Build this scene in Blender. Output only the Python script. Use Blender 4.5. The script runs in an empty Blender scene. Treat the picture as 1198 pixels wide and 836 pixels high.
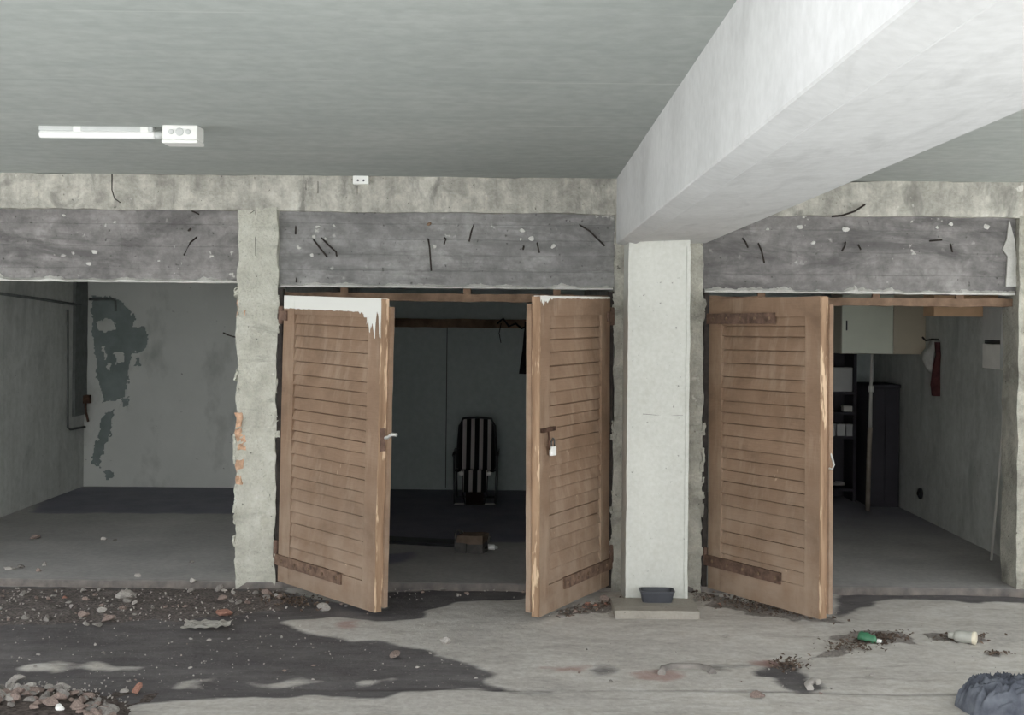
import bpy, bmesh, math, random
import numpy as np
from mathutils import Vector, Matrix, noise, Euler

# ------------------------------------------------------------------ camera, world, exposure
C = bpy.context.scene
COL = C.collection
W_PX, H_PX = 1198.0, 836.0
FPX, CX, CY, CAMH, CAMY = 1487.5, 610.0, 375.0, 1.76, -8.5
ROLL = math.radians(0.55)
cam_d = bpy.data.cameras.new('camera')
cam = bpy.data.objects.new('camera', cam_d)
COL.objects.link(cam)
cam_d.sensor_fit = 'HORIZONTAL'
cam_d.sensor_width = 36.0
cam_d.lens = 36.0 * FPX / W_PX
cam_d.shift_x = (W_PX / 2 - CX) / W_PX
cam_d.shift_y = (CY - H_PX / 2) / W_PX
cam_d.clip_end = 200
cam.matrix_world = (Matrix.Translation((0, CAMY, CAMH)) @ Matrix.Rotation(math.radians(90), 4, 'X')
                    @ Matrix.Rotation(ROLL, 4, 'Z'))
C.camera = cam

C.view_settings.view_transform = 'Standard'
C.view_settings.look = 'None'
C.view_settings.gamma = 1.0
C.view_settings.use_curve_mapping = False
C.view_settings.exposure = 0.72

SKY_STRENGTH = 1.0
wd = bpy.data.worlds.new('overcast_sky')
C.world = wd
wd.use_nodes = True
bgn = wd.node_tree.nodes['Background']
bgn.inputs['Color'].default_value = (0.95, 0.975, 1.0, 1)
bgn.inputs['Strength'].default_value = SKY_STRENGTH
sun_d = bpy.data.lights.new('sun', 'SUN')
sun_d.energy = 12.0
sun_d.angle = math.radians(12)
sun_d.color = (1.0, 0.99, 0.985)
sun = bpy.data.objects.new('sun', sun_d)
COL.objects.link(sun)
sun.rotation_euler = (math.radians(-30), math.radians(10), 0)   # high sun, falls on the open yard behind the camera
try:
    C.cycles.max_bounces = 12
    C.cycles.diffuse_bounces = 9
except Exception:
    pass

CR, SR = math.cos(ROLL), math.sin(ROLL)


def uv(px, py):
    u, v = px - CX, py - CY
    return u * CR + v * SR, -u * SR + v * CR


def P(px, py, d):
    """Point seen at photo position (px, py) at distance d from the camera plane."""
    u, v = uv(px, py)
    return Vector((u * d / FPX, d + CAMY, CAMH - v * d / FPX))


def PF(px, py, z=-0.04):
    """Point of the floor of height z seen at photo position (px, py)."""
    u, v = uv(px, py)
    d = FPX * (CAMH - z) / v
    return Vector((u * d / FPX, d + CAMY, z))


# ------------------------------------------------------------------ materials
def lin(c):
    return tuple(((x / 255.0) / 12.92 if x <= 10 else (((x / 255.0) + 0.055) / 1.055) ** 2.4) for x in c) + (1.0,)


class NT:
    def __init__(s, name, rough=0.85, spec=0.25, metal=0.0):
        s.m = bpy.data.materials.new(name)
        s.m.use_nodes = True
        s.t = s.m.node_tree
        s.b = s.t.nodes['Principled BSDF']
        s.b.inputs['Roughness'].default_value = rough
        s.b.inputs['Specular IOR Level'].default_value = spec
        s.b.inputs['Metallic'].default_value = metal
        s.tc = s.t.nodes.new('ShaderNodeTexCoord')
        s.obj = s.tc.outputs['Object']

    def link(s, a, b):
        s.t.links.new(a, b)

    def mapped(s, scale=(1, 1, 1), loc=(0, 0, 0)):
        n = s.t.nodes.new('ShaderNodeMapping')
        n.inputs['Scale'].default_value = scale
        n.inputs['Location'].default_value = loc
        s.link(s.obj, n.inputs['Vector'])
        return n.outputs['Vector']

    def noise(s, scale=5, detail=6, rough=0.6, vec=None, dist=0.0):
        n = s.t.nodes.new('ShaderNodeTexNoise')
        n.inputs['Scale'].default_value = scale
        n.inputs['Detail'].default_value = detail
        n.inputs['Roughness'].default_value = rough
        n.inputs['Distortion'].default_value = dist
        s.link(vec or s.obj, n.inputs['Vector'])
        return n.outputs['Fac']

    def voronoi(s, scale=5, vec=None, feature='F1'):
        n = s.t.nodes.new('ShaderNodeTexVoronoi')
        n.feature = feature
        n.inputs['Scale'].default_value = scale
        s.link(vec or s.obj, n.inputs['Vector'])
        return n.outputs['Distance']

    def ramp(s, fac, lo, hi, a=0.0, b=1.0):
        n = s.t.nodes.new('ShaderNodeMapRange')
        n.inputs['From Min'].default_value = lo
        n.inputs['From Max'].default_value = hi
        n.inputs['To Min'].default_value = a
        n.inputs['To Max'].default_value = b
        s.link(fac, n.inputs['Value'])
        return n.outputs['Result']

    def math(s, op, a, b=None, c=None):
        n = s.t.nodes.new('ShaderNodeMath')
        n.operation = op
        for i, x in enumerate((a, b, c)):
            if x is None:
                continue
            if isinstance(x, (int, float)):
                n.inputs[i].default_value = x
            else:
                s.link(x, n.inputs[i])
        return n.outputs[0]

    def mix(s, fac, a, b, mode='MIX'):
        n = s.t.nodes.new('ShaderNodeMix')
        n.data_type = 'RGBA'
        n.blend_type = mode
        for sock, x in ((n.inputs[0], fac), (n.inputs[6], a), (n.inputs[7], b)):
            if isinstance(x, (int, float)):
                sock.default_value = x
            elif isinstance(x, tuple):
                sock.default_value = x
            else:
                s.link(x, sock)
        return n.outputs[2]

    def xyz(s):
        n = s.t.nodes.new('ShaderNodeSeparateXYZ')
        s.link(s.obj, n.inputs[0])
        return n.outputs

    def attr(s, name):
        n = s.t.nodes.new('ShaderNodeAttribute')
        n.attribute_name = name
        return n.outputs['Fac']

    def color(s, c):
        if isinstance(c, tuple):
            s.b.inputs['Base Color'].default_value = c
        else:
            s.link(c, s.b.inputs['Base Color'])

    def bump(s, h, strength=0.4, dist=0.01):
        n = s.t.nodes.new('ShaderNodeBump')
        n.inputs['Strength'].default_value = strength
        n.inputs['Distance'].default_value = dist
        s.link(h, n.inputs['Height'])
        s.link(n.outputs[0], s.b.inputs['Normal'])


MATS = {}


def plain(name, rgb, rough=0.7, spec=0.3, metal=0.0, var=0.12, scale=12.0, bump=0.15):
    n = NT(name, rough, spec, metal)
    a = lin(rgb)
    f = n.noise(scale, 5)
    d = tuple(x * (1 - var * 2) for x in a[:3]) + (1,)
    l = tuple(min(1, x * (1 + var)) for x in a[:3]) + (1,)
    n.color(n.mix(n.ramp(f, 0.3, 0.7), d, l))
    if bump:
        n.bump(n.noise(scale * 6, 4), bump, 0.004)
    MATS[name] = n.m
    return n.m


def concrete(name, c_lo, c_hi, c_stain=None, scale=2.0, stain_scale=(1, 1, 1), stain_shade=(0.55, 0.7), stain_amt=0.8,
             speck=None, speck_th=(0.66, 0.72), bump=0.5, bdist=0.01, pits=True, boards=None, seams=None, mid=0.0, streak=0.0):
    n = NT(name, 0.9, 0.15)
    big = n.noise(scale, 8, 0.62)
    fine = n.noise(scale * 18, 4, 0.6)
    col = n.mix(n.ramp(big, 0.32, 0.68), lin(c_lo), lin(c_hi))
    col = n.mix(0.35, col, n.mix(n.ramp(fine, 0.35, 0.65), (0.42, 0.42, 0.42, 1), (0.6, 0.6, 0.6, 1)), 'OVERLAY')
    if mid:
        mn = n.noise(8.0, 9, 0.72, n.mapped((1, 1, 1), (2.2, 6.1, 0.7)), 0.3)
        col = n.mix(mid, col, n.mix(n.ramp(mn, 0.36, 0.64), (0.22, 0.22, 0.215, 1), (0.74, 0.74, 0.735, 1)), 'OVERLAY')
    if streak:                                   # run-off streaks down a wall
        sn = n.noise(2.2, 6, 0.6, n.mapped((4.5, 4.5, 0.22), (1.2, 3.1, 0.5)))
        col = n.mix(streak, col, n.mix(n.ramp(sn, 0.38, 0.62), (0.3, 0.3, 0.295, 1), (0.66, 0.66, 0.655, 1)), 'OVERLAY')
    if c_stain:
        f = n.noise(3.0, 7, 0.65, n.mapped(stain_scale, (3.3, 1.7, 5.1)), 0.6)
        col = n.mix(n.math('MULTIPLY', n.ramp(f, *stain_shade), stain_amt), col, lin(c_stain))
    h = n.math('ADD', n.math('MULTIPLY', big, 0.5), n.math('MULTIPLY', fine, 0.35))
    if boards:                                   # horizontal formwork board marks
        z = n.xyz()[2]
        w = n.math('FRACT', n.math('DIVIDE', n.math('ADD', z, n.math('MULTIPLY', n.noise(1.5, 2), 0.02)), boards))
        ln = n.ramp(n.math('ABSOLUTE', n.math('SUBTRACT', w, 0.5)), 0.46, 0.5)
        st = n.noise(2.0, 5, 0.6, n.mapped((0.6, 1, 16)))
        col = n.mix(n.math('MULTIPLY', n.ramp(st, 0.35, 0.7), 0.45), col, lin(c_lo))
        col = n.mix(n.math('MULTIPLY', ln, 0.13), col, (0.12, 0.12, 0.115, 1))
        h = n.math('SUBTRACT', h, n.math('MULTIPLY', ln, 0.2))
    if seams:                                    # panel joints left by the shuttering, running along x
        y = n.xyz()[1]
        w = n.math('FRACT', n.math('DIVIDE', n.math('ADD', y, seams[1]), seams[0]))
        ln = n.ramp(n.math('ABSOLUTE', n.math('SUBTRACT', w, 0.5)), 0.492, 0.5)
        gate = n.ramp(n.noise(0.9, 3, 0.5, n.mapped((1, 3, 1))), 0.4, 0.6)
        col = n.mix(n.math('MULTIPLY', n.math('MULTIPLY', ln, gate), 0.8), col, (0.62, 0.64, 0.6, 1))
    if speck:
        f = n.noise(14, 3, 0.5, n.mapped((1, 1, 1), (9, 2, 4)))
        g = n.ramp(n.noise(2.2, 3), 0.45, 0.6)
        col = n.mix(n.math('MULTIPLY', n.ramp(f, *speck_th), g), col, lin(speck))
    if pits:
        v = n.noise(38, 3, 0.5, n.mapped((1, 1, 1), (5, 8, 1)))
        p = n.ramp(v, 0.70, 0.74)
        col = n.mix(n.math('MULTIPLY', p, 0.55), col, (0.07, 0.068, 0.06, 1))
        h = n.math('SUBTRACT', h, n.math('MULTIPLY', p, 0.8))
    n.color(col)
    n.bump(h, bump, bdist)
    MATS[name] = n.m
    return n.m


M_CEIL = concrete('painted_ceiling', (168, 173, 169), (178, 182, 178), (158, 163, 160), 0.7, (0.4, 2, 1), (0.5, 0.7), 0.5,
                  bump=0.12, pits=False, seams=(1.13, 0.0))
M_BEAM = concrete('beam_concrete', (194, 194, 193), (208, 208, 207), (174, 174, 173), 1.3, (2.2, 0.5, 0.6), (0.52, 0.72), 0.55,
                  bump=0.25, pits=False)
M_BAND = concrete('band_plaster', (164, 162, 154), (194, 191, 182), (124, 123, 117), 2.4, (1.6, 1, 0.9), (0.53, 0.66), 0.8,
                  (214, 212, 204), bump=1.0, bdist=0.02, mid=0.5, streak=0.35)
M_LINTEL = concrete('lintel_concrete', (128, 127, 126), (160, 159, 157), (98, 97, 96), 2.0, (0.6, 1, 2.4), (0.46, 0.64), 0.7,
                    (205, 203, 196), (0.66, 0.72), bump=0.8, bdist=0.015, boards=0.105, mid=0.5)
M_LINTEL_D = concrete('lintel_concrete_dark', (116, 114, 113), (154, 151, 149), (82, 80, 80), 1.6, (0.5, 1, 1.6), (0.47, 0.62), 0.75,
                      (205, 203, 196), (0.66, 0.72), bump=0.8, bdist=0.015, boards=0.15, mid=0.55)
M_PIL = concrete('pilaster_plaster', (180, 179, 167), (202, 201, 190), (150, 149, 138), 3.2, (0.8, 1, 3.0), (0.54, 0.7), 0.75,
                 (218, 217, 206), bump=1.2, bdist=0.025, mid=0.25)
M_PILG = concrete('pilaster_raw', (160, 158, 148), (190, 188, 177), (128, 126, 118), 3.5, (1, 1, 1.2), (0.5, 0.65), 0.75,
                  (208, 206, 196), bump=1.2, bdist=0.025, mid=0.35)
M_COLUMN = concrete('column_paint', (194, 195, 188), (206, 207, 200), (180, 179, 168), 2.2, (1, 1, 0.6), (0.58, 0.75), 0.6,
                    bump=0.3, pits=True)
M_MORTAR = concrete('mortar_lip', (182, 181, 175), (214, 213, 208), None, 6, bump=0.8, pits=False)
M_INWALL = concrete('garage_wall_paint', (186, 188, 184), (200, 202, 198), (150, 153, 150), 1.1, (1, 1, 0.5), (0.5, 0.7), 0.6, bump=0.3, mid=0.15, streak=0.14)
M_INDARK = concrete('garage_wall_green', (182, 192, 189), (192, 201, 198), None, 0.9, bump=0.12, pits=False)
M_INCEIL = concrete('garage_ceiling', (170, 170, 168), (184, 184, 180), None, 1.5, bump=0.2, pits=False)
M_BRICK = plain('broken_brick', (208, 172, 144), 0.9, 0.1, 0, 0.25, 20, 0.5)
M_RUST = plain('rusty_iron', (92, 70, 58), 0.8, 0.2, 0.2, 0.3, 25, 0.3)
M_STRAPW = plain('painted_strap', (126, 103, 88), 0.75, 0.25, 0.0, 0.3, 22, 0.3)
M_STRAP = plain('rusty_strap', (116, 94, 82), 0.75, 0.25, 0.2, 0.25, 22, 0.3)
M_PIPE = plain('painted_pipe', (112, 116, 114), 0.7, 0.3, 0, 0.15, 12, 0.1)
M_DARKIRON = plain('dark_iron', (58, 52, 48), 0.7, 0.3, 0.3, 0.3, 20, 0.2)
M_REBAR = plain('rebar_dark', (62, 56, 52), 0.8, 0.2, 0.1, 0.25, 40, 0.2)
M_WHITEPL = plain('white_plastic', (244, 244, 240), 0.35, 0.5, 0, 0.02, 8, 0)
M_GREYPL = plain('grey_plastic', (205, 207, 205), 0.4, 0.4, 0, 0.03, 8, 0)
M_TUBE = plain('clear_tube_cover', (250, 250, 248), 0.18, 0.6, 0, 0.01, 5, 0)
M_BLACK = plain('black_plastic', (40, 41, 43), 0.5, 0.4, 0, 0.1, 10, 0.05)
M_TRAY = plain('slate_plastic', (70, 72, 78), 0.55, 0.4, 0, 0.1, 10, 0.05)
M_SLAB = concrete('plinth_concrete', (150, 145, 136), (168, 163, 154), None, 3, bump=0.3)
M_OLDWOOD = plain('old_wood', (130, 108, 90), 0.85, 0.15, 0, 0.25, 9, 0.4)
M_TANWOOD = plain('tan_board', (206, 172, 138), 0.75, 0.2, 0, 0.08, 6, 0.1)
M_DARKWOOD = plain('dark_wardrobe', (58, 56, 62), 0.6, 0.3, 0, 0.1, 6, 0.1)
M_CABWHITE = plain('cabinet_pale', (220, 224, 208), 0.22, 0.5, 0, 0.03, 4, 0)
M_CABTAN = plain('cabinet_tan', (190, 180, 160), 0.35, 0.4, 0, 0.04, 4, 0)
M_BOXGREY = plain('grey_box', (196, 197, 194), 0.7, 0.2, 0, 0.06, 5, 0)
M_CARD = plain('pale_box', (228, 226, 220), 0.8, 0.2, 0, 0.05, 6, 0)
M_RAG = plain('pale_rag', (188, 188, 182), 0.9, 0.1, 0, 0.12, 14, 0.3)
M_REDRAG = plain('maroon_rag', (96, 62, 62), 0.95, 0.05, 0, 0.2, 14, 0.3)
M_BLACKRAG = plain('black_rag', (38, 38, 42), 0.95, 0.05, 0, 0.2, 14, 0.3)
M_POLE = plain('weathered_pole', (152, 142, 130), 0.7, 0.2, 0, 0.15, 10, 0.1)
M_POLEW = plain('pale_pole', (192, 190, 184), 0.6, 0.3, 0, 0.05, 10, 0)
M_ALU = plain('chair_tube', (92, 94, 96), 0.4, 0.5, 0.6, 0.1, 10, 0)
M_BOLT = plain('pale_metal', (205, 205, 200), 0.4, 0.5, 0.3, 0.05, 10, 0)
M_FOOTPANEL = plain('brown_canvas', (60, 48, 46), 0.9, 0.1, 0, 0.15, 10, 0.1)
M_BAG = plain('brown_leather', (118, 102, 90), 0.8, 0.2, 0, 0.15, 12, 0.3)
M_BAGG = plain('grey_canvas', (92, 90, 88), 0.85, 0.15, 0, 0.15, 12, 0.3)
M_GREEN = plain('green_plastic', (66, 122, 90), 0.35, 0.5, 0, 0.15, 18, 0.1)
M_CLEAR = plain('dusty_plastic', (178, 178, 170), 0.35, 0.5, 0, 0.08, 18, 0.1)
M_CREAM = plain('cream_plastic', (226, 218, 196), 0.4, 0.4, 0, 0.05, 18, 0)
M_PAPER = plain('crumpled_paper', (216, 213, 206), 0.9, 0.1, 0, 0.08, 14, 0.3)
M_STONE = plain('rubble_grey', (144, 139, 134), 0.92, 0.1, 0, 0.18, 10, 0.5)
M_STONEP = plain('rubble_pale', (176, 171, 165), 0.92, 0.1, 0, 0.12, 12, 0.4)
M_STONEB = plain('rubble_brown', (150, 134, 126), 0.92, 0.1, 0, 0.2, 12, 0.5)
M_STONER = plain('rubble_brick', (172, 130, 114), 0.92, 0.1, 0, 0.2, 12, 0.5)
M_GRIT = plain('grey_grit', (100, 92, 88), 0.95, 0.05, 0, 0.35, 40, 0.5)
M_LITTER = plain('dry_litter', (112, 98, 88), 0.95, 0.05, 0, 0.35, 30, 0.3)

# striped canvas
_n = NT('striped_canvas', 0.9, 0.1)
_x = _n.xyz()[0]
_f = _n.math('FRACT', _n.math('ADD', _n.math('DIVIDE', _x, 0.082), 0.5))
_s = _n.ramp(_n.math('ABSOLUTE', _n.math('SUBTRACT', _f, 0.5)), 0.25, 0.30)
_n.color(_n.mix(_s, lin((44, 42, 44)), lin((214, 208, 206))))
M_STRIPE = _n.m

# denim
_n = NT('faded_denim', 0.95, 0.05)
_n.color(_n.mix(_n.ramp(_n.noise(9, 6), 0.35, 0.65), lin((76, 79, 88)), lin((116, 120, 128))))
_n.bump(_n.noise(60, 3), 0.3, 0.004)
M_DENIM = _n.m


def door_material(name, white_w=0.0, x0=0.0, x1=1.1, top=1.9, run=0.16):
    """Weathered brown paint: grain, dust, pale scuffs; white_w is the depth of a band of old white paint along the top."""
    n = NT(name, 0.72, 0.25)
    grain = n.noise(3, 6, 0.6, n.mapped((3, 3, 40)))
    big = n.noise(2.6, 6, 0.6)
    col = n.mix(n.ramp(big, 0.34, 0.68), lin((132, 108, 88)), lin((155, 130, 109)))
    col = n.mix(n.math('MULTIPLY', n.ramp(grain, 0.4, 0.7), 0.3), col, lin((124, 99, 80)))
    gr = n.noise(2.2, 7, 0.68, n.mapped((1.3, 1, 1.8), (8, 2, 5)), 0.5)
    col = n.mix(n.math('MULTIPLY', n.ramp(gr, 0.5, 0.7), 0.5), col, lin((104, 84, 68)))
    dust = n.noise(4.2, 6, 0.6, n.mapped((2.4, 1, 0.5), (4, 1, 7)))
    col = n.mix(n.math('MULTIPLY', n.ramp(dust, 0.5, 0.75), 0.55), col, lin((178, 158, 138)))
    z = n.xyz()[2]
    low = n.math('MULTIPLY', n.ramp(z, 0.95, 0.1), n.ramp(n.noise(5, 5), 0.3, 0.6))
    col = n.mix(n.math('MULTIPLY', low, 0.5), col, lin((176, 159, 142)))
    chips = n.ramp(n.noise(13, 4, 0.6, n.mapped((1.6, 1, 0.7), (7, 0, 3))), 0.70, 0.72)
    chips = n.math('MULTIPLY', chips, n.ramp(z, 1.3, 0.5))
    col = n.mix(n.math('MULTIPLY', chips, 0.8), col, lin((206, 182, 156)))
    if white_w:
        x = n.xyz()[0]
        t = n.ramp(x, x0, x1)
        drip = n.math('MULTIPLY', n.ramp(n.noise(9, 3, 0.5, n.mapped((3, 1, 0.35))), 0.35, 0.62), run)
        lim = n.math('ADD', white_w, n.math('ADD', n.math('MULTIPLY', n.math('SUBTRACT', n.noise(16, 3), 0.5), 0.02),
                                            n.math('MULTIPLY', n.ramp(t, 0.72, 0.86), drip)))
        m = n.ramp(n.math('SUBTRACT', z, n.math('SUBTRACT', top, lim)), -0.002, 0.002)
        col = n.mix(m, col, lin((226, 226, 220)))
    n.color(col)
    n.bump(n.math('ADD', grain, n.math('MULTIPLY', big, 0.4)), 0.25, 0.006)
    return n.m


def edge_material():
    n = NT('bare_wood_edge', 0.85, 0.15)
    f = n.noise(4, 6, 0.6, n.mapped((6, 6, 0.7)))
    col = n.mix(n.ramp(f, 0.35, 0.65), lin((138, 112, 90)), lin((172, 144, 118)))
    g = n.ramp(n.noise(6, 4, 0.6, n.mapped((3, 3, 0.5), (1, 4, 2))), 0.55, 0.6)
    col = n.mix(g, col, lin((214, 188, 158)))
    n.color(col)
    n.bump(f, 0.5, 0.008)
    return n.m


M_DOOR_W = door_material('door_paint_white_top', 0.085, 0.0, 1.16, 1.905)
M_DOOR_W2 = door_material('door_paint_white_trace', 0.014, 0.0, -1.12, 1.925, 0.05)
M_DOOR = door_material('door_paint')
M_EDGE = edge_material()


# ------------------------------------------------------------------ geometry helpers
def nv(p, s, seed=0.0):
    q = Vector(p) * s + Vector((seed, seed * 1.7, seed * 0.3))
    return noise.noise_vector(q)


class MB:
    def __init__(s):
        s.bm = bmesh.new()

    def box(s, x0, x1, y0, y1, z0, z1, bev=0.0):
        vs = [s.bm.verts.new((x, y, z)) for x in (x0, x1) for y in (y0, y1) for z in (z0, z1)]
        fs = [(0, 1, 3, 2), (4, 6, 7, 5), (0, 4, 5, 1), (2, 3, 7, 6), (0, 2, 6, 4), (1, 5, 7, 3)]
        ff = [s.bm.faces.new([vs[i] for i in f]) for f in fs]
        if bev:
            es = list({e for f in ff for e in f.edges})
            bmesh.ops.bevel(s.bm, geom=es, offset=bev, segments=2, affect='EDGES', profile=0.6)
        return s

    def prism(s, pts, y0, y1):
        """Outline in x/z pushed from y0 to y1."""
        a = [s.bm.verts.new((p[0], y0, p[1])) for p in pts]
        b = [s.bm.verts.new((p[0], y1, p[1])) for p in pts]
        n = len(pts)
        s.bm.faces.new(a)
        s.bm.faces.new(b[::-1])
        for i in range(n):
            j = (i + 1) % n
            s.bm.faces.new((a[i], b[i], b[j], a[j]))
        bmesh.ops.recalc_face_normals(s.bm, faces=s.bm.faces[:])
        return s

    def rough(s, x0, x1, y0, y1, z0, z1, cell=0.06, amp=0.01, freq=5.0, seed=0.0, edge=1.0):
        """Box with a lattice surface pushed about by noise."""
        nx = max(1, round((x1 - x0) / cell)); ny = max(1, round((y1 - y0) / cell)); nz = max(1, round((z1 - z0) / cell))
        d = {}

        def v(i, j, k):
            key = (i, j, k)
            if key not in d:
                p = Vector((x0 + (x1 - x0) * i / nx, y0 + (y1 - y0) * j / ny, z0 + (z1 - z0) * k / nz))
                on = (i in (0, nx)) + (j in (0, ny)) + (k in (0, nz))
                a = amp * (edge if on > 1 else 1.0)
                q = p + nv(p, freq, seed) * a + nv(p, freq * 3.1, seed + 4) * a * 0.5
                d[key] = s.bm.verts.new(q)
            return d[key]
        for i in range(nx):
            for j in range(ny):
                s.bm.faces.new((v(i, j, 0), v(i, j + 1, 0), v(i + 1, j + 1, 0), v(i + 1, j, 0)))
                s.bm.faces.new((v(i, j, nz), v(i + 1, j, nz), v(i + 1, j + 1, nz), v(i, j + 1, nz)))
        for i in range(nx):
            for k in range(nz):
                s.bm.faces.new((v(i, 0, k), v(i + 1, 0, k), v(i + 1, 0, k + 1), v(i, 0, k + 1)))
                s.bm.faces.new((v(i, ny, k), v(i, ny, k + 1), v(i + 1, ny, k + 1), v(i + 1, ny, k)))
        for j in range(ny):
            for k in range(nz):
                s.bm.faces.new((v(0, j, k), v(0, j, k + 1), v(0, j + 1, k + 1), v(0, j + 1, k)))
                s.bm.faces.new((v(nx, j, k), v(nx, j + 1, k), v(nx, j + 1, k + 1), v(nx, j, k + 1)))
        return s

    def tube(s, pts, r, seg=8, r1=None):
        pts = [Vector(p) for p in pts]
        rings = []
        n = len(pts)
        for i, p in enumerate(pts):
            t = (pts[min(i + 1, n - 1)] - pts[max(i - 1, 0)]).normalized()
            a = Vector((0, 0, 1)) if abs(t.z) < 0.9 else Vector((1, 0, 0))
            u = t.cross(a).normalized(); w = t.cross(u)
            rr = r if r1 is None else r + (r1 - r) * i / max(1, n - 1)
            rings.append([s.bm.verts.new(p + (u * math.cos(2 * math.pi * k / seg) + w * math.sin(2 * math.pi * k / seg)) * rr)
                          for k in range(seg)])
        for a, b in zip(rings, rings[1:]):
            for k in range(seg):
                f = s.bm.faces.new((a[k], a[(k + 1) % seg], b[(k + 1) % seg], b[k]))
                f.smooth = True
        s.bm.faces.new(rings[0][::-1]); s.bm.faces.new(rings[-1])
        return s

    def lathe(s, prof, axis='z', c=(0, 0, 0), seg=20):
        """prof = [(radius, height)]"""
        c = Vector(c)
        rings = []
        for r, h in prof:
            ring = []
            for k in range(seg):
                a = 2 * math.pi * k / seg
                if axis == 'z':
                    o = Vector((r * math.cos(a), r * math.sin(a), h))
                elif axis == 'y':
                    o = Vector((r * math.cos(a), h, r * math.sin(a)))
                else:
                    o = Vector((h, r * math.cos(a), r * math.sin(a)))
                ring.append(s.bm.verts.new(c + o))
            rings.append(ring)
        for a, b in zip(rings, rings[1:]):
            for k in range(seg):
                f = s.bm.faces.new((a[k], a[(k + 1) % seg], b[(k + 1) % seg], b[k]))
                f.smooth = True
        s.bm.faces.new(rings[0]); s.bm.faces.new(rings[-1])
        bmesh.ops.recalc_face_normals(s.bm, faces=s.bm.faces[:])
        return s

    def rock(s, size=(1, 1, 1), seed=0, sub=2, amp=0.35, cuts=7):
        rnd = random.Random(seed)
        g = bmesh.ops.create_icosphere(s.bm, subdivisions=sub, radius=0.5)
        vs = g['verts']
        planes = []
        for _ in range(cuts):
            d = Vector((rnd.gauss(0, 1), rnd.gauss(0, 1), rnd.gauss(0, 1))).normalized()
            planes.append((d, rnd.uniform(0.20, 0.36)))
        for v in vs:
            p = v.co + nv(v.co, 2.0, seed * 3.1) * amp * 0.35
            for d, h in planes:
                e = p.dot(d) - h
                if e > 0:
                    p = p - d * e
            v.co = Vector((p.x * size[0], p.y * size[1], p.z * size[2]))
        return s

    def build(s, name, m, parent=None, smooth=False, loc=None):
        me = bpy.data.meshes.new(name)
        bmesh.ops.recalc_face_normals(s.bm, faces=s.bm.faces[:])
        s.bm.to_mesh(me)
        s.bm.free()
        if m:
            me.materials.append(m)
        if smooth:
            for p in me.polygons:
                p.use_smooth = True
        o = bpy.data.objects.new(name, me)
        COL.objects.link(o)
        if parent:
            o.parent = parent
        if loc:
            o.location = loc
        return o


def struct(o):
    o['kind'] = 'structure'
    return o


def tag(o, label, cat, group=None):
    o['label'] = label
    o['category'] = cat
    if group:
        o['group'] = group
    return o


def thing(name, label, cat, loc=(0, 0, 0), rot=(0, 0, 0), group=None):
    o = bpy.data.objects.new(name, None)
    o.empty_display_size = 0.1
    COL.objects.link(o)
    o.location = loc
    o.rotation_euler = rot
    return tag(o, label, cat, group)


def inside(px, py, poly):
    """Vectorised even-odd test."""
    r = np.zeros(px.shape, bool)
    n = len(poly)
    for i in range(n):
        x0, y0 = poly[i]
        x1, y1 = poly[(i + 1) % n]
        c = (y0 > py) != (y1 > py)
        with np.errstate(divide='ignore', invalid='ignore'):
            xi = (x1 - x0) * (py - y0) / (y1 - y0 + 1e-12) + x0
        r ^= c & (px < xi)
    return r


def blur(a, n):
    for _ in range(n):
        b = a.copy()
        b[1:] += a[:-1]; b[:-1] += a[1:]; b[:, 1:] += a[:, :-1]; b[:, :-1] += a[:, 1:]
        b[1:-1, 1:-1] /= 5.0
        b[0, :] /= 4; b[-1, :] /= 4; b[1:-1, 0] /= 4; b[1:-1, -1] /= 4
        a = np.clip(b, 0, 1)
    return a


def grid_mesh(name, m, us, vs, to3d, attrs, height=None):
    """Grid of len(us) x len(vs) vertices; attrs = {name: array[u, v]}; to3d(u, v) -> (x, y, z)."""
    nu, nvv = len(us), len(vs)
    co = np.zeros((nu, nvv, 3), np.float32)
    for i, u in enumerate(us):
        for j, v in enumerate(vs):
            co[i, j] = to3d(u, v, i, j)
    idx = np.arange(nu * nvv).reshape(nu, nvv)
    faces = np.stack([idx[:-1, :-1], idx[1:, :-1], idx[1:, 1:], idx[:-1, 1:]], -1).reshape(-1, 4)
    me = bpy.data.meshes.new(name)
    me.from_pydata(co.reshape(-1, 3).tolist(), [], faces.tolist())
    for k, a in attrs.items():
        at = me.attributes.new(k, 'FLOAT', 'POINT')
        at.data.foreach_set('value', a.astype(np.float32).reshape(-1))
    me.materials.append(m)
    for p in me.polygons:
        p.use_smooth = True
    o = bpy.data.objects.new(name, me)
    COL.objects.link(o)
    return o


# ------------------------------------------------------------------ large structure
ZC = 2.716
FZ = -0.04          # yard floor
XL, XR = -4.53, 3.66   # outer walls of the row
YB = 4.7
YR = -5.6           # unseen roof edge, pulled in to let more sky light the floor

struct(MB().box(-5.6, 5.6, YR, 5.0, ZC, ZC + 0.25).build('ceiling', M_CEIL))
struct(MB().prism([(0.629, ZC), (0.629, 2.286), (0.634, 2.280), (0.722, 2.256), (0.730, 2.258), (0.736, 2.270), (1.226, 2.290), (1.226, ZC)], -7.0, 0.0)
       .build('ceiling_beam', M_BEAM))

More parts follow.
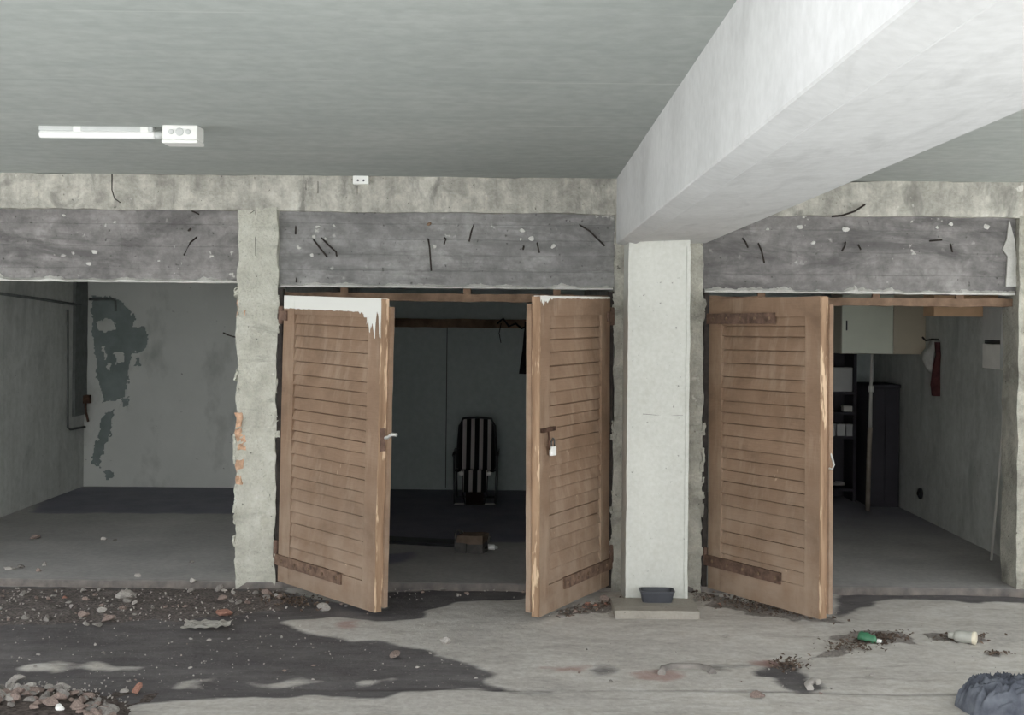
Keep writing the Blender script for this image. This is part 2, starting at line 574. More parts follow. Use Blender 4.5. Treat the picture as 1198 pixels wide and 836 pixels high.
# facade: band under the ceiling, three recessed lintels, two pilasters and the pillar behind the column
band = struct(MB().rough(-6.0, 6.0, 0.0, 0.32, 2.48, ZC, 0.06, 0.008, 4, 1.0, 1.3).build('concrete_band_beam', M_BAND))
lin_l = struct(MB().rough(-6.0, -1.86, 0.07, 0.30, 2.005, 2.5, 0.08, 0.006, 4, 2.0).build('left_lintel', M_LINTEL_D))
lin_m = struct(MB().rough(-1.66, 0.66, 0.06, 0.30, 1.975, 2.5, 0.08, 0.006, 4, 3.0).build('middle_lintel', M_LINTEL))
lin_r = struct(MB().rough(1.19, 3.36, 0.06, 0.30, 1.965, 2.5, 0.08, 0.006, 4, 4.0).build('right_lintel', M_LINTEL_D))
pil_l = struct(MB().rough(-1.90, -1.635, 0.0, 0.28, FZ - 0.03, 2.5, 0.035, 0.012, 7, 5.0, 1.4).build('left_pilaster_pillar', M_PIL))
pil_m = struct(MB().rough(0.622, 1.217, 0.0, 0.28, FZ - 0.03, 2.5, 0.035, 0.012, 7, 6.0, 1.4).build('middle_pillar', M_PILG))
pil_r = struct(MB().rough(3.325, 5.6, 0.0, 0.28, FZ - 0.03, 2.5, 0.06, 0.010, 6, 7.0, 1.2).build('right_pillar', M_PILG))
struct(MB().box(-6.0, XL - 0.16, 0.0, 0.28, FZ - 0.03, 2.5).build('outer_pillar', M_PILG))
# square column in front of the pillar, with its corner beads
colo = struct(MB().rough(0.682, 1.07, -0.40, 0.02, FZ - 0.02, 2.285, 0.05, 0.003, 5, 8.0, 1.0).build('square_column', M_COLUMN))
for nm, x in (('corner_bead', 0.690), ('corner_bead', 1.062)):
    MB().rough(x - 0.011, x + 0.011, -0.408, -0.39, FZ, 2.24, 0.03, 0.003, 9, x, 1.0).build(nm, M_COLUMN, colo)

q = [P(a, b, 8.1 + 0.001) for a, b in ((752, 484), (765, 485), (780, 486), (799, 485.5))]
MB().tube(q, 0.0012, 5).build('thin_crack', M_REBAR, colo)
# garages: party walls, outer walls, back wall, ceiling
struct(MB().box(XL - 0.18, XL, 0.26, YB + 0.2, -0.05, 2.45).build('wall_left', M_INWALL))
struct(MB().box(XR, XR + 0.18, 0.26, YB + 0.2, -0.05, 2.45).build('wall_right', M_INWALL))
struct(MB().box(-1.865, -1.68, 0.26, YB, -0.05, 2.45).build('partition_wall', M_INWALL))
struct(MB().box(0.65, 1.19, 0.26, YB, -0.05, 2.45).build('inner_partition_wall', M_INWALL))
struct(MB().box(-1.68, 0.65, YB, YB + 0.2, -0.05, 2.45).build('wall_back_middle', M_INDARK))
struct(MB().box(1.19, XR, YB, YB + 0.2, -0.05, 2.45).build('wall_back_right', M_INDARK))
struct(MB().box(XL - 0.18, XR + 0.18, 0.26, YB + 0.2, 2.35, 2.6).build('garage_ceiling', M_INCEIL))

# back wall of the left garage, paint peeled off in a ragged patch
def zpoly(pts):
    r = []
    for x, y in pts:
        p = P(0.2838 * x, 330 + 0.2838 * y, YB + 8.5)
        r.append((p.x, p.z))
    return r


peel = [zpoly([(375, 60), (440, 55), (500, 80), (555, 140), (550, 195), (600, 190), (618, 240), (590, 285), (540, 290), (532, 340), (530, 400),
               (505, 480), (430, 495), (400, 400), (398, 330), (385, 260), (378, 150)]),
        zpoly([(415, 560), (470, 515), (452, 640), (425, 700), (410, 765), (372, 740), (385, 680), (405, 640)]),
        zpoly([(500, 480), (535, 470), (530, 515), (505, 510)]), zpoly([(560, 310), (582, 310), (575, 350), (558, 345)]),
        zpoly([(425, 780), (460, 775), (465, 805), (435, 815)])]
hole = [zpoly([(400, 165), (430, 148), (480, 165), (478, 195), (430, 205), (405, 195)]), zpoly([(425, 265), (440, 265), (437, 315), (425, 320)]),
        zpoly([(470, 290), (505, 290), (505, 330), (480, 335)]), zpoly([(440, 330), (455, 335), (450, 365), (440, 350)])]
us = np.linspace(XL, -1.865, 270)
vs = np.linspace(-0.02, 2.4, 240)
U, V = np.meshgrid(us, vs, indexing='ij')
J = np.array([[[0.03 * a + 0.022 * b for a, b in zip(noise.noise_vector((u * 14, v * 14, 0))[:2], noise.noise_vector((u * 38, v * 38, 3))[:2])] for v in vs] for u in us])
m1 = np.zeros(U.shape)
for p in peel:
    m1[inside(U + J[..., 0], V + J[..., 1], p)] = 1
for p in hole:
    m1[inside(U + J[..., 0], V + J[..., 1], p)] = 0
n = NT('peeled_wall_paint', 0.9, 0.15)
base = n.mix(n.ramp(n.noise(1.3, 7), 0.3, 0.7), lin((192, 194, 189)), lin((206, 207, 202)))
base = n.mix(n.math('MULTIPLY', n.ramp(n.noise(2.4, 6, 0.6, n.mapped((1, 1, 0.6), (3, 0, 8))), 0.55, 0.72), 0.5), base, lin((122, 126, 120)))
spk = n.ramp(n.noise(16, 3, 0.5, n.mapped((0.7, 1, 1.6))), 0.72, 0.75)
base = n.mix(n.math('MULTIPLY', spk, 0.6), base, lin((74, 74, 70)))
under = n.mix(n.ramp(n.noise(5, 5), 0.35, 0.65), lin((122, 131, 129)), lin((136, 145, 143)))
n.color(n.mix(n.ramp(n.attr('peel'), 0.4, 0.6), base, under))
n.bump(n.math('SUBTRACT', n.noise(20, 5), n.math('MULTIPLY', n.attr('peel'), 0.8)), 0.4, 0.006)
struct(grid_mesh('wall_back_left', n.m, us, vs, lambda u, v, i, j: (u, YB - 0.002 * (1 - m1[i, j]), v), {'peel': m1}))
struct(MB().box(XL, -1.865, YB + 0.01, YB + 0.2, -0.05, 2.45).build('wall_back_backing', M_INWALL))

# ---- floors
def fpoly(pts, z=FZ):
    return [tuple(PF(x, y, z)[:2]) for x, y in pts]


X0, X1 = -4.2, 4.2
fx = np.linspace(X0, X1, 421)
fy = np.linspace(-3.4, 0.02, 172)
U, V = np.meshgrid(fx, fy, indexing='ij')
JJ = np.array([[list(noise.noise_vector((u * 5, v * 5, 0.3))[:2]) + list(noise.noise_vector((u * 17, v * 17, 2))[:2]) + [noise.noise((u * 1.6, v * 1.6, 5)), noise.noise((u * 9, v * 9, 1))]
                for v in fy] for u in fx])
JX = JJ[..., 0] * 0.07 + JJ[..., 2] * 0.03
JY = JJ[..., 1] * 0.07 + JJ[..., 3] * 0.03


def paint(polys, z=FZ, jit=1.0, Ux=None, Vx=None, jx=None, jy=None):
    a = np.zeros(U.shape if Ux is None else Ux.shape)
    uu, vv = (U, V) if Ux is None else (Ux, Vx)
    jx = JX if jx is None else jx
    jy = JY if jy is None else jy
    for p in polys:
        a[inside(uu + jx * jit, vv + jy * jit, fpoly(p, z))] = 1
    return a


damp = paint([[(-150, 684), (275, 684), (320, 690), (445, 712), (450, 690), (617, 686), (617, 698), (540, 702), (515, 706), (490, 722), (440, 727), (400, 722),
               (320, 726), (330, 730), (375, 742), (425, 748), (500, 758), (510, 768), (575, 784), (562, 797), (600, 803), (470, 806), (455, 814),
               (300, 812), (230, 816), (150, 826), (120, 842), (-150, 850)]])
isl = paint([[(20, 777), (65, 768), (120, 771), (130, 776), (60, 783)], [(275, 799), (330, 789), (405, 796), (340, 806)], [(210, 798), (245, 790), (250, 800), (215, 803)],
             [(-100, 700), (-20, 706), (-20, 712), (-100, 708)], [(110, 778), (150, 776), (160, 781), (120, 783)], [(420, 795), (450, 792), (455, 798), (425, 800)]], jit=2.0)
damp = np.clip(damp - isl * (0.5 + 0.6 * np.clip(JJ[..., 5] * 2 + 0.5, 0, 1)), 0, 1)
damp = np.maximum(damp, paint([[(900, 772), (930, 774), (940, 788), (965, 803), (945, 810), (915, 798), (905, 790), (880, 790)],
                               [(978, 690), (1022, 691), (1024, 706), (1000, 713), (978, 722)]]) * 0.9)
damp = np.maximum(damp, paint([[(978, 688), (1210, 692), (1210, 703), (1110, 702), (1000, 700), (978, 700)]]) * 0.75)
damp = np.maximum(damp, paint([[(690, 776), (720, 770), (730, 782), (715, 790), (690, 788)], [(735, 700), (815, 700), (818, 712), (726, 712)],
                               [(815, 790), (900, 776), (905, 772), (850, 772)], [(630, 802), (700, 806), (600, 812), (560, 806)]], jit=1.4) * 0.45)
dirt = paint([[(-150, 686), (330, 688), (330, 712), (250, 722), (-150, 735)], [(820, 692), (975, 722), (985, 728), (900, 724), (830, 705)],
              [(960, 745), (1000, 738), (1060, 738), (1065, 752), (1010, 752)], [(940, 765), (1000, 752), (1005, 760), (950, 772)], [(900, 772), (935, 774), (930, 786), (905, 784)],
              [(640, 715), (720, 702), (735, 700), (720, 712), (660, 722)], [(1095, 742), (1140, 740), (1160, 748), (1100, 752)], [(1140, 762), (1180, 764), (1170, 768)]], jit=1.6)
red = paint([[(735, 786), (760, 780), (800, 782), (790, 792), (750, 793)], [(632, 780), (690, 776), (690, 784), (640, 784)], [(385, 728), (420, 724), (425, 734), (395, 736)], [(860, 770), (910, 772), (920, 778), (880, 778)]], jit=1.4)
damp, dirt, red = blur(damp, 5), blur(dirt, 3), blur(red, 4)
YJ = PF(700, 806).y                        # joint between two pours
joint = np.exp(-((V - (YJ + 0.02 * np.sin(U * 2.3) - 0.02 * U * 0.3)) / 0.014) ** 2) * (U > -1.1) * np.clip(0.55 + 0.5 * JJ[..., 4], 0.25, 1)
hz = JJ[..., 4] * 0.010 + JJ[..., 5] * 0.003 - 0.010 * joint - 0.006 * damp + 0.010 * dirt * (0.5 + JJ[..., 5])

n = NT('yard_concrete', 0.9, 0.2)
big = n.noise(1.1, 8, 0.62)
fine = n.noise(26, 5, 0.65)
col = n.mix(n.ramp(big, 0.32, 0.68), lin((184, 180, 175)), lin((204, 200, 194)))
col = n.mix(0.45, col, n.mix(n.ramp(fine, 0.35, 0.65), (0.36, 0.36, 0.36, 1), (0.62, 0.62, 0.62, 1)), 'OVERLAY')
col = n.mix(0.4, col, n.mix(n.ramp(n.noise(6, 9, 0.75, n.mapped((0.8, 1.8, 1), (1, 5, 1))), 0.35, 0.65), (0.32, 0.315, 0.31, 1), (0.66, 0.66, 0.66, 1)), 'OVERLAY')
scr = n.noise(3.5, 6, 0.65, n.mapped((0.8, 2.6, 1)), 0.4)
col = n.mix(n.math('MULTIPLY', n.ramp(scr, 0.55, 0.72), 0.5), col, lin((140, 133, 127)))
col = n.mix(n.math('MULTIPLY', n.ramp(n.noise(5, 5, 0.6, n.mapped((0.6, 2, 1), (7, 7, 7))), 0.6, 0.72), 0.35), col, lin((186, 183, 176)))
grit = n.noise(60, 3, 0.6)
dcol = n.mix(n.ramp(n.noise(2.0, 7, 0.62, n.mapped((0.6, 1.6, 1))), 0.35, 0.68), lin((76, 73, 76)), lin((104, 101, 102)))
dcol = n.mix(0.6, dcol, n.mix(n.ramp(n.noise(7, 9, 0.75, n.mapped((0.7, 1.8, 1), (3, 3, 1))), 0.35, 0.65), (0.3, 0.3, 0.3, 1), (0.68, 0.67, 0.67, 1)), 'OVERLAY')
dcol = n.mix(n.math('MULTIPLY', n.ramp(n.noise(48, 3), 0.66, 0.7), 0.7), dcol, lin((150, 146, 140)))
col = n.mix(n.math('MULTIPLY', n.ramp(n.math('ADD', n.attr('damp'), n.math('MULTIPLY', n.math('SUBTRACT', n.noise(6, 8, 0.7, n.mapped((0.7, 1.6, 1))), 0.5), 1.1)), 0.25, 0.68), 0.93), col, dcol)
licol = n.mix(n.ramp(grit, 0.4, 0.6), lin((78, 72, 70)), lin((132, 123, 118)))
col = n.mix(n.math('MULTIPLY', n.ramp(n.math('ADD', n.attr('dirt'), n.math('SUBTRACT', n.noise(14, 5), 0.5)), 0.45, 0.7), 0.75), col, licol)
col = n.mix(n.math('MULTIPLY', n.ramp(n.math('ADD', n.attr('red'), n.math('SUBTRACT', n.noise(14, 5), 0.5)), 0.3, 0.9), 0.6), col, lin((164, 128, 120)))
col = n.mix(n.math('MULTIPLY', n.attr('joint'), 0.85), col, lin((58, 54, 52)))
n.color(col)
n.bump(n.math('ADD', fine, n.math('MULTIPLY', grit, 0.4)), 0.5, 0.008)
M_YARD = n.m
floor = struct(grid_mesh('floor', M_YARD, fx, fy, lambda u, v, i, j: (u, v, FZ + hz[i, j] - 0.004), {'damp': damp, 'dirt': dirt, 'red': red, 'joint': joint}))
yard = concrete('open_yard', (176, 177, 176), (190, 191, 190), (158, 159, 158), 0.8, bump=0.3)
g = MB()
for a, b, c, d in ((-25, 25, -30, -3.4), (-25, X0, -3.4, 0.3), (X1, 25, -3.4, 0.3)):
    g.box(a, b, c, d, FZ - 0.12, FZ - 0.004)
struct(g.build('yard_ground', yard))
# unseen wall added behind the camera to bounce sunlight into the garages
M_BOUNCE = concrete('bounce_wall_render', (212, 213, 214), (224, 225, 226), (198, 199, 200), 0.6, bump=0.2)
struct(MB().rough(-16, 16, -17.3, -17.0, FZ - 0.05, 6.5, 0.8, 0.01, 1, 3.0).build('added_bounce_wall', M_BOUNCE))

gx = np.linspace(XL, XR, 300)
gy = np.linspace(-0.015, YB, 190)
GU, GV = np.meshgrid(gx, gy, indexing='ij')
GJ = np.array([[list(noise.noise_vector((u * 6, v * 6, 0.3))[:2]) + [noise.noise((u * 8, v * 40, 3))] for v in gy] for u in gx])
stain_shade = paint([[(60, 569), (300, 569), (300, 601), (120, 600), (40, 600)], [(430, 560), (625, 560), (625, 634), (560, 634), (530, 638), (430, 629)],
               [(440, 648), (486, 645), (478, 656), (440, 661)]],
              0.0, 1.0, GU, GV, GJ[..., 0] * 0.06, GJ[..., 1] * 0.06)  # middle garage's dark floor is part stain, part shade painted in
stain_shade = blur(stain_shade, 2)
stain_shade = np.maximum(stain_shade, 0.75 * np.clip((GV - 1.6) / 1.6, 0, 1) * (GU > 1.0))   # light falloff painted in: floor darkens towards the wardrobe
edge = np.zeros(GU.shape)
edge[:, 0] = 1.0
edge[:, 1] = 0.8
edge[:, 2] = 0.25
n = NT('garage_screed', 0.85, 0.2)
col = n.mix(n.ramp(n.noise(1.4, 8, 0.62), 0.32, 0.68), lin((156, 154, 153)), lin((180, 178, 176)))
col = n.mix(0.4, col, n.mix(n.ramp(n.noise(24, 5), 0.35, 0.65), (0.4, 0.4, 0.4, 1), (0.6, 0.6, 0.6, 1)), 'OVERLAY')
col = n.mix(n.math('MULTIPLY', n.attr('stain_shade'), 0.85), col, n.mix(n.ramp(n.noise(3, 6), 0.3, 0.7), lin((108, 109, 122)), lin((130, 131, 144))))
col = n.mix(n.math('MULTIPLY', n.attr('edge'), 0.9), col, n.mix(n.ramp(n.noise(9, 5), 0.35, 0.65), lin((62, 56, 53)), lin((116, 106, 98))))
n.color(col)
n.bump(n.noise(24, 5), 0.4, 0.006)


def gz(u, v, i, j):
    if j == 0:
        return (u, v + GJ[i, 0, 0] * 0.02, -0.09)
    if j == 1:
        return (u, 0.0 + GJ[i, 0, 0] * 0.025, -0.004 + 0.006 * GJ[i, 0, 1])
    return (u, v, 0.002 * GJ[i, j, 0])


struct(grid_mesh('garage_floor', n.m, gx, gy, gz, {'stain_shade': stain_shade, 'edge': edge}))

# ------------------------------------------------------------------ fixed details of the facade
def on_plane(px, py, y):
    return P(px, py, y + 8.5)


def rebar(parent, pts, y, out=0.035, r=0.006, name='rebar_stub'):
    q = [on_plane(a, b, y) for a, b in pts]
    m = len(q)
    for i, p in enumerate(q):
        p.y -= 0.004 + out * math.sin(math.pi * (0.15 + 0.85 * i / max(1, m - 1)) * 0.5)
    q[0].y = y + 0.02
    MB().tube(q, r, 6).build(name, M_REBAR, parent)


LY = 0.06
rebar(lin_l, [(233, 274), (224, 284), (217, 299)], 0.07)
rebar(lin_l, [(222, 246), (228, 248), (234, 251)], 0.07, 0.02, 0.005)
rebar(lin_l, [(219, 270), (224, 268)], 0.07, 0.02, 0.008)
for p in ([(364, 277), (374, 289), (384, 301)], [(373, 275), (384, 286), (394, 295), (395, 300)], [(500, 275), (503, 290), (505, 317)],
          [(519, 277), (522, 280), (520, 286)], [(556, 257), (552, 270), (549, 283)], [(674, 260), (690, 271), (707, 288)], [(628, 282), (629, 288), (631, 296)],
          [(613, 287), (612, 292)]):
    rebar(lin_m, p, LY)
rebar(lin_m, [(346, 252), (346, 274)], LY, 0.004, 0.006)
rebar(lin_m, [(347, 316), (347, 330)], LY, 0.004, 0.006)
for p in ([(868, 277), (871, 283), (874, 290)], [(886, 280), (890, 294), (893, 308)], [(990, 281), (987, 288), (983, 294)], [(1004, 284), (1005, 292)],
          [(1112, 281), (1112, 295)], [(1082, 282), (1100, 281)]):
    rebar(lin_r, p, LY)
# bent bar hanging from the band on the right, brick chip on the middle lintel
MB().tube([P(973, 253, 8.49), P(985, 252, 8.47), P(1000, 247, 8.46), P(1012, 239, 8.47)], 0.007, 6).build('rebar_stub', M_REBAR, band)
for pts in ([(131, 203), (131, 222), (134, 232), (141, 237)], [(298, 207), (299, 300)], [(309, 206), (310, 236)], [(418, 218), (418, 250)], [(439, 216), (439, 250)],
            [(292, 250), (299, 245)], [(358, 210), (358, 222)], [(372, 212), (372, 226)]):
    q = [P(a, b, 8.5 + 0.001) for a, b in pts]
    MB().tube(q, 0.002 if len(pts) == 2 else 0.004, 5).build('thin_crack', M_REBAR, band)
MB().rock((0.05, 0.03, 0.035), 11).build('brick_chip', M_OLDWOOD, lin_m, loc=on_plane(502, 262, 0.05))
# white chips of plaster on the lintels
rnd = random.Random(5)
for par, lst, y in ((lin_l, [(110, 295, 7), (104, 308, 6), (74, 252, 4), (186, 305, 3)], 0.07),
                    (lin_m, [(365, 299, 6), (372, 265, 5), (391, 264, 4), (381, 279, 4), (611, 269, 6), (622, 279, 6), (647, 288, 7), (609, 280, 4)], 0.06),
                    (lin_r, [(936, 266, 9), (990, 268, 9), (898, 268, 4), (951, 284, 6), (1096, 266, 5), (1112, 262, 6), (1154, 265, 8)], 0.06)):
    for a, b, s in lst:
        k = s / 175
        MB().rock((k * rnd.uniform(.9, 1.4), 0.014, k), rnd.randrange(99)).build('plaster_chip', M_MORTAR, par, loc=on_plane(a, b, y - 0.002))
# rough mortar lips along the undersides
for par, x0, x1, z, y, sd in ((lin_l, -5.9, -1.87, 2.003, 0.05, 1), (lin_m, -1.62, 0.62, 1.982, 0.045, 2), (lin_r, 1.23, 3.33, 1.972, 0.045, 3)):
    b = MB()
    xs = np.arange(x0, x1, 0.012)
    top = []; bot = []
    for x in xs:
        h = 0.010 + (0.075 if sd == 3 else 0.045) * max(0, noise.noise((x * 5.5, sd, 0)) + 0.12) * (1 + 1.1 * noise.noise((x * 24, sd, 3)) + 0.5 * noise.noise((x * 60, sd, 4)))
        top.append((x, z + h)); bot.append((x, z - 0.008 + 0.004 * noise.noise((x * 9, sd, 7))))
    va = [b.bm.verts.new((p[0], y + 0.018, p[1])) for p in top]
    vb = [b.bm.verts.new((p[0], y - 0.004 + 0.006 * noise.noise((p[0] * 20, 1, sd)), p[1] * 0.45 + q[1] * 0.55)) for p, q in zip(top, bot)]
    vc = [b.bm.verts.new((p[0], y, p[1])) for p in bot]
    vd = [b.bm.verts.new((p[0], y + 0.1, p[1])) for p in bot]
    for i in range(len(xs) - 1):
        for r0, r1 in ((va, vb), (vb, vc), (vc, vd)):
            b.bm.faces.new((r0[i], r0[i + 1], r1[i + 1], r1[i]))
    b.build('mortar_lip', M_MORTAR, par)
# white runs of plaster on the right lintel
MB().prism([(p.x, p.z) for p in (P(1180, 258, 8.56), P(1186, 280, 8.56), P(1189, 310, 8.56), P(1190, 335, 8.56), P(1176, 335, 8.56), P(1178, 300, 8.56), P(1172, 292, 8.56), P(1177, 280, 8.56))],
           0.044, 0.07).build('plaster_run', M_MORTAR, lin_r)
# broken brick showing along the left pilaster's edge, plaster flakes along the other edges
for (a, b, c, d) in ((277, 350, 290, 372), (276, 482, 286, 498), (276, 500, 286, 512), (277, 512, 288, 526), (275, 537, 285, 565)):
    p, q = P(a, d, 8.5), P(c, b, 8.5)
    MB().rough(p.x, q.x - 0.01, -0.006, 0.10, p.z, q.z, 0.014, 0.014, 14, a * 0.1, 1.3).build('brick_fragment', M_BRICK, pil_l)
rnd = random.Random(8)
for par, x, side in ((pil_l, -1.905, -1), (pil_l, -1.63, 1), (pil_m, 0.62, -1), (pil_m, 1.22, 1)):
    for k in range(8):
        z = rnd.uniform(0.02, 1.9)
        h = rnd.uniform(0.05, 0.16)
        w = rnd.uniform(0.012, 0.03)
        MB().rough(x - w * 0.45, x + w * 0.45, -0.004, 0.06, z, z + h, 0.012, 0.016, 12, k + x, 1.2).build('plaster_flake', M_PIL if par is pil_l else M_PILG, par)
for z, h in ((1.35, 0.17), (0.95, 0.12)):
    MB().rough(1.115, 1.20, -0.016, 0.02, z, z + h, 0.02, 0.008, 15, z).build('plaster_flake', M_PILG, pil_m)
# bent wire sticking out of the pilaster
tag(MB().tube([P(282, 395, 8.55), P(275, 394, 8.50), P(268, 392, 8.46), P(261, 389, 8.44)], 0.005, 6).build('bent_wire', M_REBAR),
    'dark bent wire sticking out of the pale pilaster into the left garage', 'wire')

# door frames (iron posts and old wooden header) in the two right bays
def frame(x0, x1, label):
    t = thing('door_frame', label, 'door frame', (x0, 0.1, 0))
    w = x1 - x0
    b = MB().rough(0, w, 0.0, 0.06, 1.885, 1.938, 0.04, 0.005, 8, x0, 1.3)
    b.build('header', M_OLDWOOD, t)
    MB().box(0.0, 0.035, -0.095, -0.02, -0.02, 1.96, 0.003).build('post', M_DARKIRON, t)
    if x1 < 1:
        MB().box(w - 0.035, w, -0.095, -0.02, -0.02, 1.96, 0.003).build('post', M_DARKIRON, t)
    for fx_ in (0.18, 0.55, 0.82):
        MB().box(w * fx_, w * fx_ + 0.05, 0.01, 0.04, 1.935, 1.985).build('bracket', M_OLDWOOD, t)
    return t


frame(-1.632, 0.618, 'dark post and peeling wooden header frame of the middle garage opening')
frame(1.222, 3.322, 'rusty post and brown wooden header frame of the right garage opening')


# ------------------------------------------------------------------ door leaves
def leaf(label, hinge, ang, w, h, sag, side, mat_, seed, strap_top, zb=0.0):
    """side = +1: hinge at local x=0 and free edge at +w; -1: free edge at -w. Outer face looks along -y."""
    t = thing('garage_door_leaf', label, 'door', (hinge[0], hinge[1], zb), (0, math.radians(sag), math.radians(ang)))
    sx = lambda a, b: (a, b) if side > 0 else (-b, -a)
    st = 0.13
    th = 0.042
    MB().rough(*sx(0.0, st), 0.0, th, 0.0, h, 0.08, 0.0018, 4, seed).build('stile', mat_, t)
    MB().rough(*sx(w - st, w), 0.0, th, 0.0, h, 0.08, 0.0018, 4, seed + 1).build('stile', mat_, t)
    MB().rough(*sx(st, w - st), 0.001, th, h - 0.12, h, 0.08, 0.0018, 4, seed + 2).build('top_rail', mat_, t)
    MB().rough(*sx(st, w - st), 0.001, th, 0.0, 0.17, 0.08, 0.0018, 4, seed + 3).build('bottom_rail', mat_, t)
    # overlapping horizontal boards: each one leans out at its foot and laps over the next
    rr = random.Random(seed)
    b = MB()
    z0, z1 = 0.165, h - 0.115
    nb = 21
    hts = [rr.uniform(0.85, 1.15) for _ in range(nb)]
    s_ = (z1 - z0) / sum(hts)
    z = z0
    a0, a1 = sx(st - 0.004, w - st + 0.004)
    for k in range(nb):
        hh = hts[k] * s_
        lip = rr.choice((0.001, 0.003, 0.005, 0.008))
        gap = rr.choice((0.0035, 0.005, 0.007))
        segs = 8
        rows = []
        for i in range(segs + 1):
            x = a0 + (a1 - a0) * i / segs
            wv = 0.0012 * noise.noise((x * 4, z * 7, seed))
            tilt = rr.uniform(-0.0008, 0.0008)
            pr = [(x, 0.020 + wv, z + hh - 0.001), (x, 0.010 - lip + wv, z + gap + 0.004 + tilt), (x, 0.012 - lip + wv, z + gap + tilt), (x, 0.026, z + gap + tilt), (x, 0.034, z), (x, 0.034, z + hh)]
            rows.append([b.bm.verts.new(p) for p in pr])
        for r0, r1 in zip(rows, rows[1:]):
            for i in range(6):
                j = (i + 1) % 6
                b.bm.faces.new((r0[i], r1[i], r1[j], r0[j]))
        z += hh
    b.build('slatted_panel', mat_, t)
    # worn free edge and the rebate strip behind it
    e0, e1 = sx(w - 0.001, w + 0.012)
    MB().rough(e0, e1, -0.003, th + 0.004, 0.005, h - 0.003, 0.03, 0.003, 9, seed + 5, 1.3).build('worn_edge', M_EDGE, t)
    e0, e1 = sx(w - 0.03, w + 0.03)
    MB().rough(e0, e1, th + 0.004, th + 0.034, 0.03, h - 0.05, 0.05, 0.002, 6, seed + 6).build('rebate_strip', M_DOOR, t)
    # iron strap hinges
    hs = [(0.15 if strap_top else 0.11, 0.68)]
    if strap_top:
        hs.append((h - 0.165, 0.62))
    for zz, ln in hs:
        a, c = sx(-0.03, w * ln)
        sp = MB().rough(a, c, -0.013, 0.004, zz, zz + 0.07, 0.035, 0.0025, 10, seed + zz).build('strap_hinge', M_STRAP if strap_top else M_STRAPW, t)
        for k in range(5):
            x = (0.06 + k * (w * ln - 0.1) / 4) * side
            MB().lathe([(0.011, 0.0), (0.011, -0.004), (0.005, -0.008)], 'y', (x, -0.012, zz + 0.035), 8).build('rivet', M_OLDWOOD, sp)
    if not strap_top:
        a, c = sx(-0.045, 0.05)
        MB().rough(a, c, -0.013, 0.004, h - 0.165, h - 0.10, 0.03, 0.0025, 10, seed + 9).build('hinge_plate', M_STRAP, t)
    a, c = sx(-0.05, -0.015)
    for zz in (0.16, h - 0.18):
        MB().lathe([(0.016, zz - 0.01), (0.018, zz), (0.018, zz + 0.1), (0.014, zz + 0.11)], 'z', (-0.03 * side, 0.0, 0), 10).build('hinge_knuckle', M_STRAP, t)
    return t


d1 = leaf('brown slatted door leaf with white paint along its top, beside the orange-chipped pilaster', (-1.612, -0.01), -46.8, 1.078, 1.905, 1.4, 1, M_DOOR_W, 11, False, 0.008)
d2 = leaf('brown slatted door leaf with a padlock on its edge, beside the white column', (0.602, -0.01), 61.5, 1.005, 1.925, -0.8, -1, M_DOOR_W2, 23, False, 0.0)
d3 = leaf('brown slatted door leaf with long dark strap hinges at top and bottom', (1.262, -0.01), -60.0, 1.06, 1.925, -0.5, 1, M_DOOR, 37, True, -0.01)
# lever handle on the inner side of the first leaf's edge
MB().tube([(1.075, 0.03, 1.06), (1.11, 0.045, 1.065), (1.135, 0.055, 1.085), (1.17, 0.065, 1.085)], 0.011, 8).build('lever_handle', M_BOLT, d1)
MB().rough(1.075, 1.096, 0.0, 0.04, 0.98, 1.12, 0.02, 0.002, 9, 3).build('lock_plate', M_STRAP, d1)
# hasp on the second leaf and the padlock hanging from it
hp = MB().rough(-1.0, -0.82, -0.016, -0.002, 1.105, 1.13, 0.02, 0.003, 12, 2).build('hasp', M_RUST, d2)
MB().tube([(-0.925, -0.02, 1.105), (-0.932, -0.026, 1.07), (-0.932, -0.024, 1.03), (-0.920, -0.022, 1.00)], 0.007, 6).build('hasp_ring', M_RUST, d2)
# bolt and bent handle on the third leaf's edge
MB().tube([(1.065, 0.05, 1.02), (1.09, 0.06, 0.98), (1.115, 0.06, 0.92), (1.11, 0.05, 0.895), (1.09, 0.045, 0.90)], 0.006, 6).build('pull_loop', M_BOLT, d3)
bpy.context.view_layer.update()
mw = d2.matrix_world
p = mw @ Vector((-0.885, -0.028, 0.985))
t = thing('padlock', 'small white padlock hanging from the hasp of the middle right door leaf', 'padlock', p, (0, 0, math.radians(58.4)))
MB().box(-0.026, 0.026, -0.011, 0.011, -0.025, 0.03, 0.005).build('body', M_WHITEPL, t)
MB().tube([(-0.017, 0, 0.03), (-0.017, 0, 0.06), (-0.010, 0, 0.074), (0.0, 0, 0.079), (0.010, 0, 0.074), (0.017, 0, 0.06), (0.017, 0, 0.03)], 0.005, 6).build('shackle', M_ALU, t)

